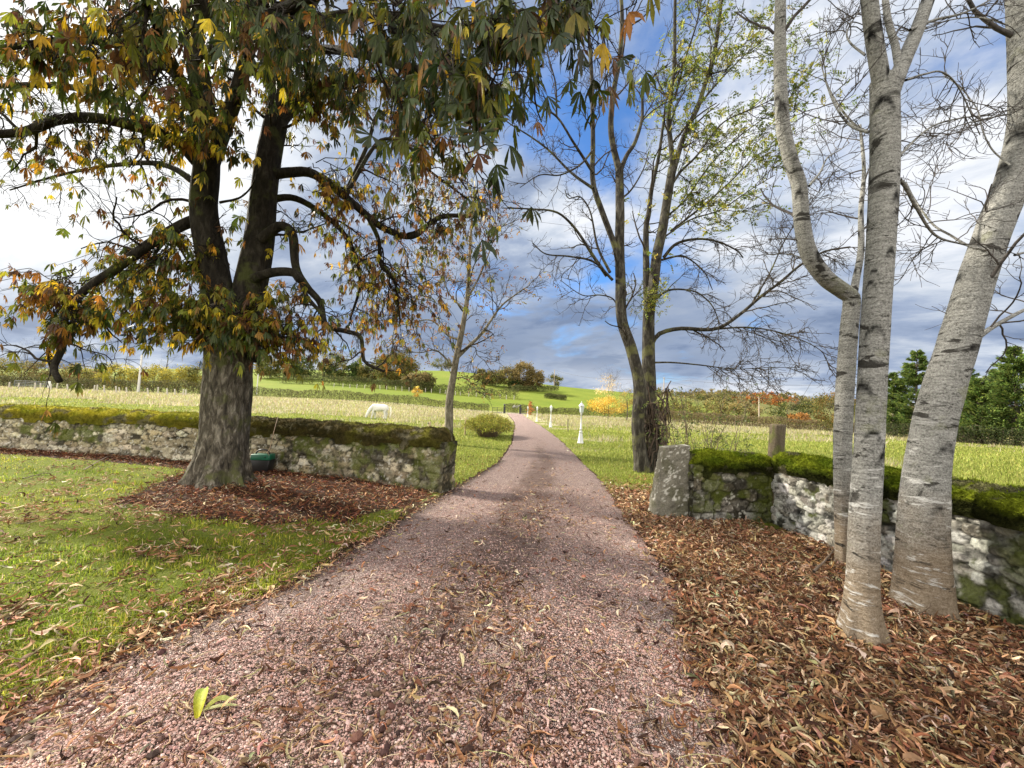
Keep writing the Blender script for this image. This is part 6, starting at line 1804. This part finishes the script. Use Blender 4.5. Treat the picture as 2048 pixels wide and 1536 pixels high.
V = [(0.55, 0, 1.06), (.30, 0, 1.10), (0, 0, 1.06), (-.28, 0, 1.10), (-.52, 0, 1.12), (-.72, 0, .98), (-.88, 0, .76), (-.98, 0, .58), (-1.06, 0, .42), (-1.14, 0, .22), (-1.18, 0, .08),
     (.66, .14, .92), (.58, .15, .70), (.70, .15, .50), (.66, .15, .26), (.62, .15, .05),
     (.66, -.14, .92), (.50, -.15, .70), (.60, -.15, .50), (.54, -.15, .26), (.50, -.15, .05),
     (-.42, .14, .86), (-.40, .14, .64), (-.40, .14, .46), (-.36, .14, .24), (-.34, .14, .05),
     (-.44, -.14, .86), (-.50, -.14, .64), (-.54, -.14, .46), (-.60, -.14, .25), (-.66, -.14, .05), (.80, 0, 1.10)]
E = [(0, 1), (1, 2), (2, 3), (3, 4), (4, 5), (5, 6), (6, 7), (7, 8), (8, 9), (9, 10), (0, 11), (11, 12), (12, 13), (13, 14), (14, 15), (0, 16), (16, 17), (17, 18), (18, 19), (19, 20), (3, 21), (21, 22), (22, 23), (23, 24), (24, 25), (3, 26), (26, 27), (27, 28), (28, 29), (29, 30), (0, 31)]
rad = [.34, .34, .35, .34, .28, .20, .155, .13, .125, .095, .07, .20, .13, .08, .055, .065, .20, .13, .08, .055, .065, .15, .10, .07, .05, .06, .15, .10, .07, .05, .06, .22]
body = skin('body', V, E, [r_ * 1.13 for r_ in rad], coat, hr)
mb = MB(); tubes(mb, spline([(.96, 0, 1.22), (1.06, 0, 1.05), (1.08, 0, .7), (1.05, 0, .35), (1.04, 0, .15)], 16), np.interp(np.linspace(0, 1, 16), [0, .3, .7, 1], [.05, .08, .075, .015]), 10); mb.build('tail', plain_mat('white_hair', (.76, .72, .62), .8, .1, .1, 40, .004), hr)
mb = MB(); tubes(mb, spline([(-.40, .03, 1.42), (-.62, .03, 1.24), (-.82, .03, 1.0), (-.98, .03, .74)], 14), np.interp(np.linspace(0, 1, 14), [0, .5, 1], [.03, .06, .03]), 8); mb.build('mane', plain_mat('white_hair', (.76, .72, .62), .8, .1, .1, 40, .004), hr)
for sg in (-1, 1):
    mb = MB(); mb.lathe([(.001, 0), (.035, .0), (.028, .06), (.001, .13)], 8); e_ = mb.build('ear', coat, hr); e_.location = (-1.02, sg * .07, .72); e_.rotation_euler = (0, R(-35), 0)
    mb = MB(); mb.lathe([(.001, -.02), (.02, -.01), (.02, .01), (.001, .02)], 8); e_ = mb.build('eye', blackp, hr); e_.location = (-1.06, sg * .105, .48); e_.rotation_euler = (R(90), 0, 0)
for (x_, y_) in ((.62, .15), (.50, -.15), (-.34, .14), (-.66, -.14)):
    mb = MB(); mb.lathe([(.001, -.03), (.07, -.03), (.06, .06), (.001, .07)], 10, at=(x_, y_, 0)); mb.build('hoof', plain_mat('hoof', (.10, .09, .075), .6), hr)
# white cow lying on the slope beyond the gate
cb0 = GX(1030, 128)
cw = thing('cow', 'white cow lying on the green slope between the gate pillars', 'cow', cb0, rz=R(170))
V = [(.75, 0, .42), (.35, 0, .52), (-.15, 0, .52), (-.6, 0, .45), (-.95, 0, .58), (-1.2, 0, .80), (-1.42, 0, .82), (-1.66, 0, .70), (.62, .45, .22), (.2, .55, .12), (-.5, .40, .18), (-.8, .5, .1), (.62, -.4, .22), (.2, -.5, .12)]
E = [(0, 1), (1, 2), (2, 3), (3, 4), (4, 5), (5, 6), (6, 7), (0, 8), (8, 9), (3, 10), (10, 11), (0, 12), (12, 13)]
skin('body', [tuple(np.array(v) * 1.15) for v in V], E, [.42, .48, .5, .42, .28, .2, .19, .13, .2, .1, .15, .08, .2, .1], coat, cw)
for sg in (-1, 1):
    mb = MB(); mb.lathe([(.001, 0), (.06, 0), (.05, .1), (.001, .2)], 8); e_ = mb.build('ear', coat, cw); e_.location = (-1.52, sg * .2, 1.06); e_.rotation_euler = (R(-70 * sg), 0, 0)

# ------------------------------------------------------------------ small things on the ground
stk = plain_mat('stick_bark', (.16, .12, .09), .9, .2, .3, 40, .003)
def stick(label, pts, r_, lift=.03):
    W = np.array([G(u, v) for u, v in pts]); W[:, 2] = T(W[:, 0], W[:, 1]) + lift
    C_ = spline(W, 24); C_[:, 2] += .02 * (fbm(np.arange(24) / 4., np.zeros(24), seed=int(pts[0][0])) - .3)
    mb = MB(); stem(mb, C_, np.linspace(r_, r_ * .45, 24), 8, 3, .1, 3)
    B = kids(np.random.default_rng(int(pts[0][0])), C_[None], np.linspace(r_, r_ * .45, 24)[None], 3, .4, .9, (30, 60), None, .5, 5, .2, (0, 0, -.02), .003, absL=(.08, .25)); tubes(mb, *B, 5)
    tag(mb.build('fallen_stick', stk, origin=C_[0]), label, 'stick')
stick('thin fallen branch slanting over leaves by the left wall foot', [(168, 945), (200, 925), (238, 908)], .012, .05)
stick('dead twig lying on the lawn left of the fallen branch', [(45, 962), (80, 953), (105, 950)], .009, .04)
stick('grey twig on the drive edge by the lawn', [(578, 1222), (600, 1212), (630, 1202)], .008, .015)
stick('short twig across the right part of the drive', [(1195, 1205), (1228, 1215), (1270, 1212)], .006, .02)
stick('dark snag sticking out of the leaves left of the forked grey trunk', [(1628, 1165), (1655, 1135), (1672, 1112)], .014, .10)
stick('pale dead branch in the leaves between the grey trunks', [(1790, 1215), (1830, 1240), (1880, 1265)], .014, .05)
# pale green husk of maize on the gravel
q = G(420, 1445); hk = thing('maize_husk', 'torn yellow-green plant husk lying on the gravel at lower left', 'husk', q)
hm_t = NT('husk_green'); o = hm_t.obj(); hc = hm_t.attr(); wv = hm_t.noise(60, hm_t.scale(o, (1, 1, 1)), 4); hc2 = hm_t.mix(1.0, hc, hm_t.ramp(wv, [(.3, (.7, .7, .7)), (.7, (1.2, 1.2, 1.2))]), 'MULTIPLY')
hs_ = hm_t.n('MixShader', Fac=.3, i1=hm_t.pbr(hc2, .6), i2=hm_t.n('BsdfTranslucent', Color=hc2)); HM = hm_t.out(hs_)
def strap(name, px, w0, zc, c0, c1):
    W = np.array([G(u, v) for u, v in px]) - q; C_ = spline(W, 16); tq = np.linspace(0, 1, 16)
    C_[:, 2] = drive_z(np.array([q[0]]), np.array([q[1]]))[0] + .008 + zc * np.sin(tq * np.pi)
    tg = nrm(np.gradient(C_, axis=0)); sdv = np.stack([-tg[:, 1], tg[:, 0], 0 * tq], 1)
    wq = w0 * np.sin(np.clip(tq * .9 + .08, 0, 1) * np.pi) ** .6
    rows = [C_ + sdv * (wq * k)[:, None] + np.array([0, 0, 1.]) * (wq * .8 * k * k)[:, None] for k in (-1, -.5, 0, .5, 1)]
    mb = MB(); cc = np.array(c0) * (1 - tq[:, None, None]) + np.array(c1) * tq[:, None, None]
    mb.add(np.stack(rows, 1), grid_faces(16, 5), np.broadcast_to(cc, (16, 5, 3)).reshape(-1, 3)); mb.build(name, HM, hk)
strap('blade', [(392, 1460), (396, 1440), (402, 1415), (408, 1398)], .028, .03, (.45, .42, .02), (.42, .55, .12))
strap('blade', [(405, 1447), (430, 1432), (455, 1428), (472, 1421)], .016, .02, (.50, .48, .10), (.36, .44, .16))
strap('blade', [(398, 1447), (430, 1442), (460, 1436), (476, 1433)], .010, .012, (.62, .60, .30), (.55, .58, .28))
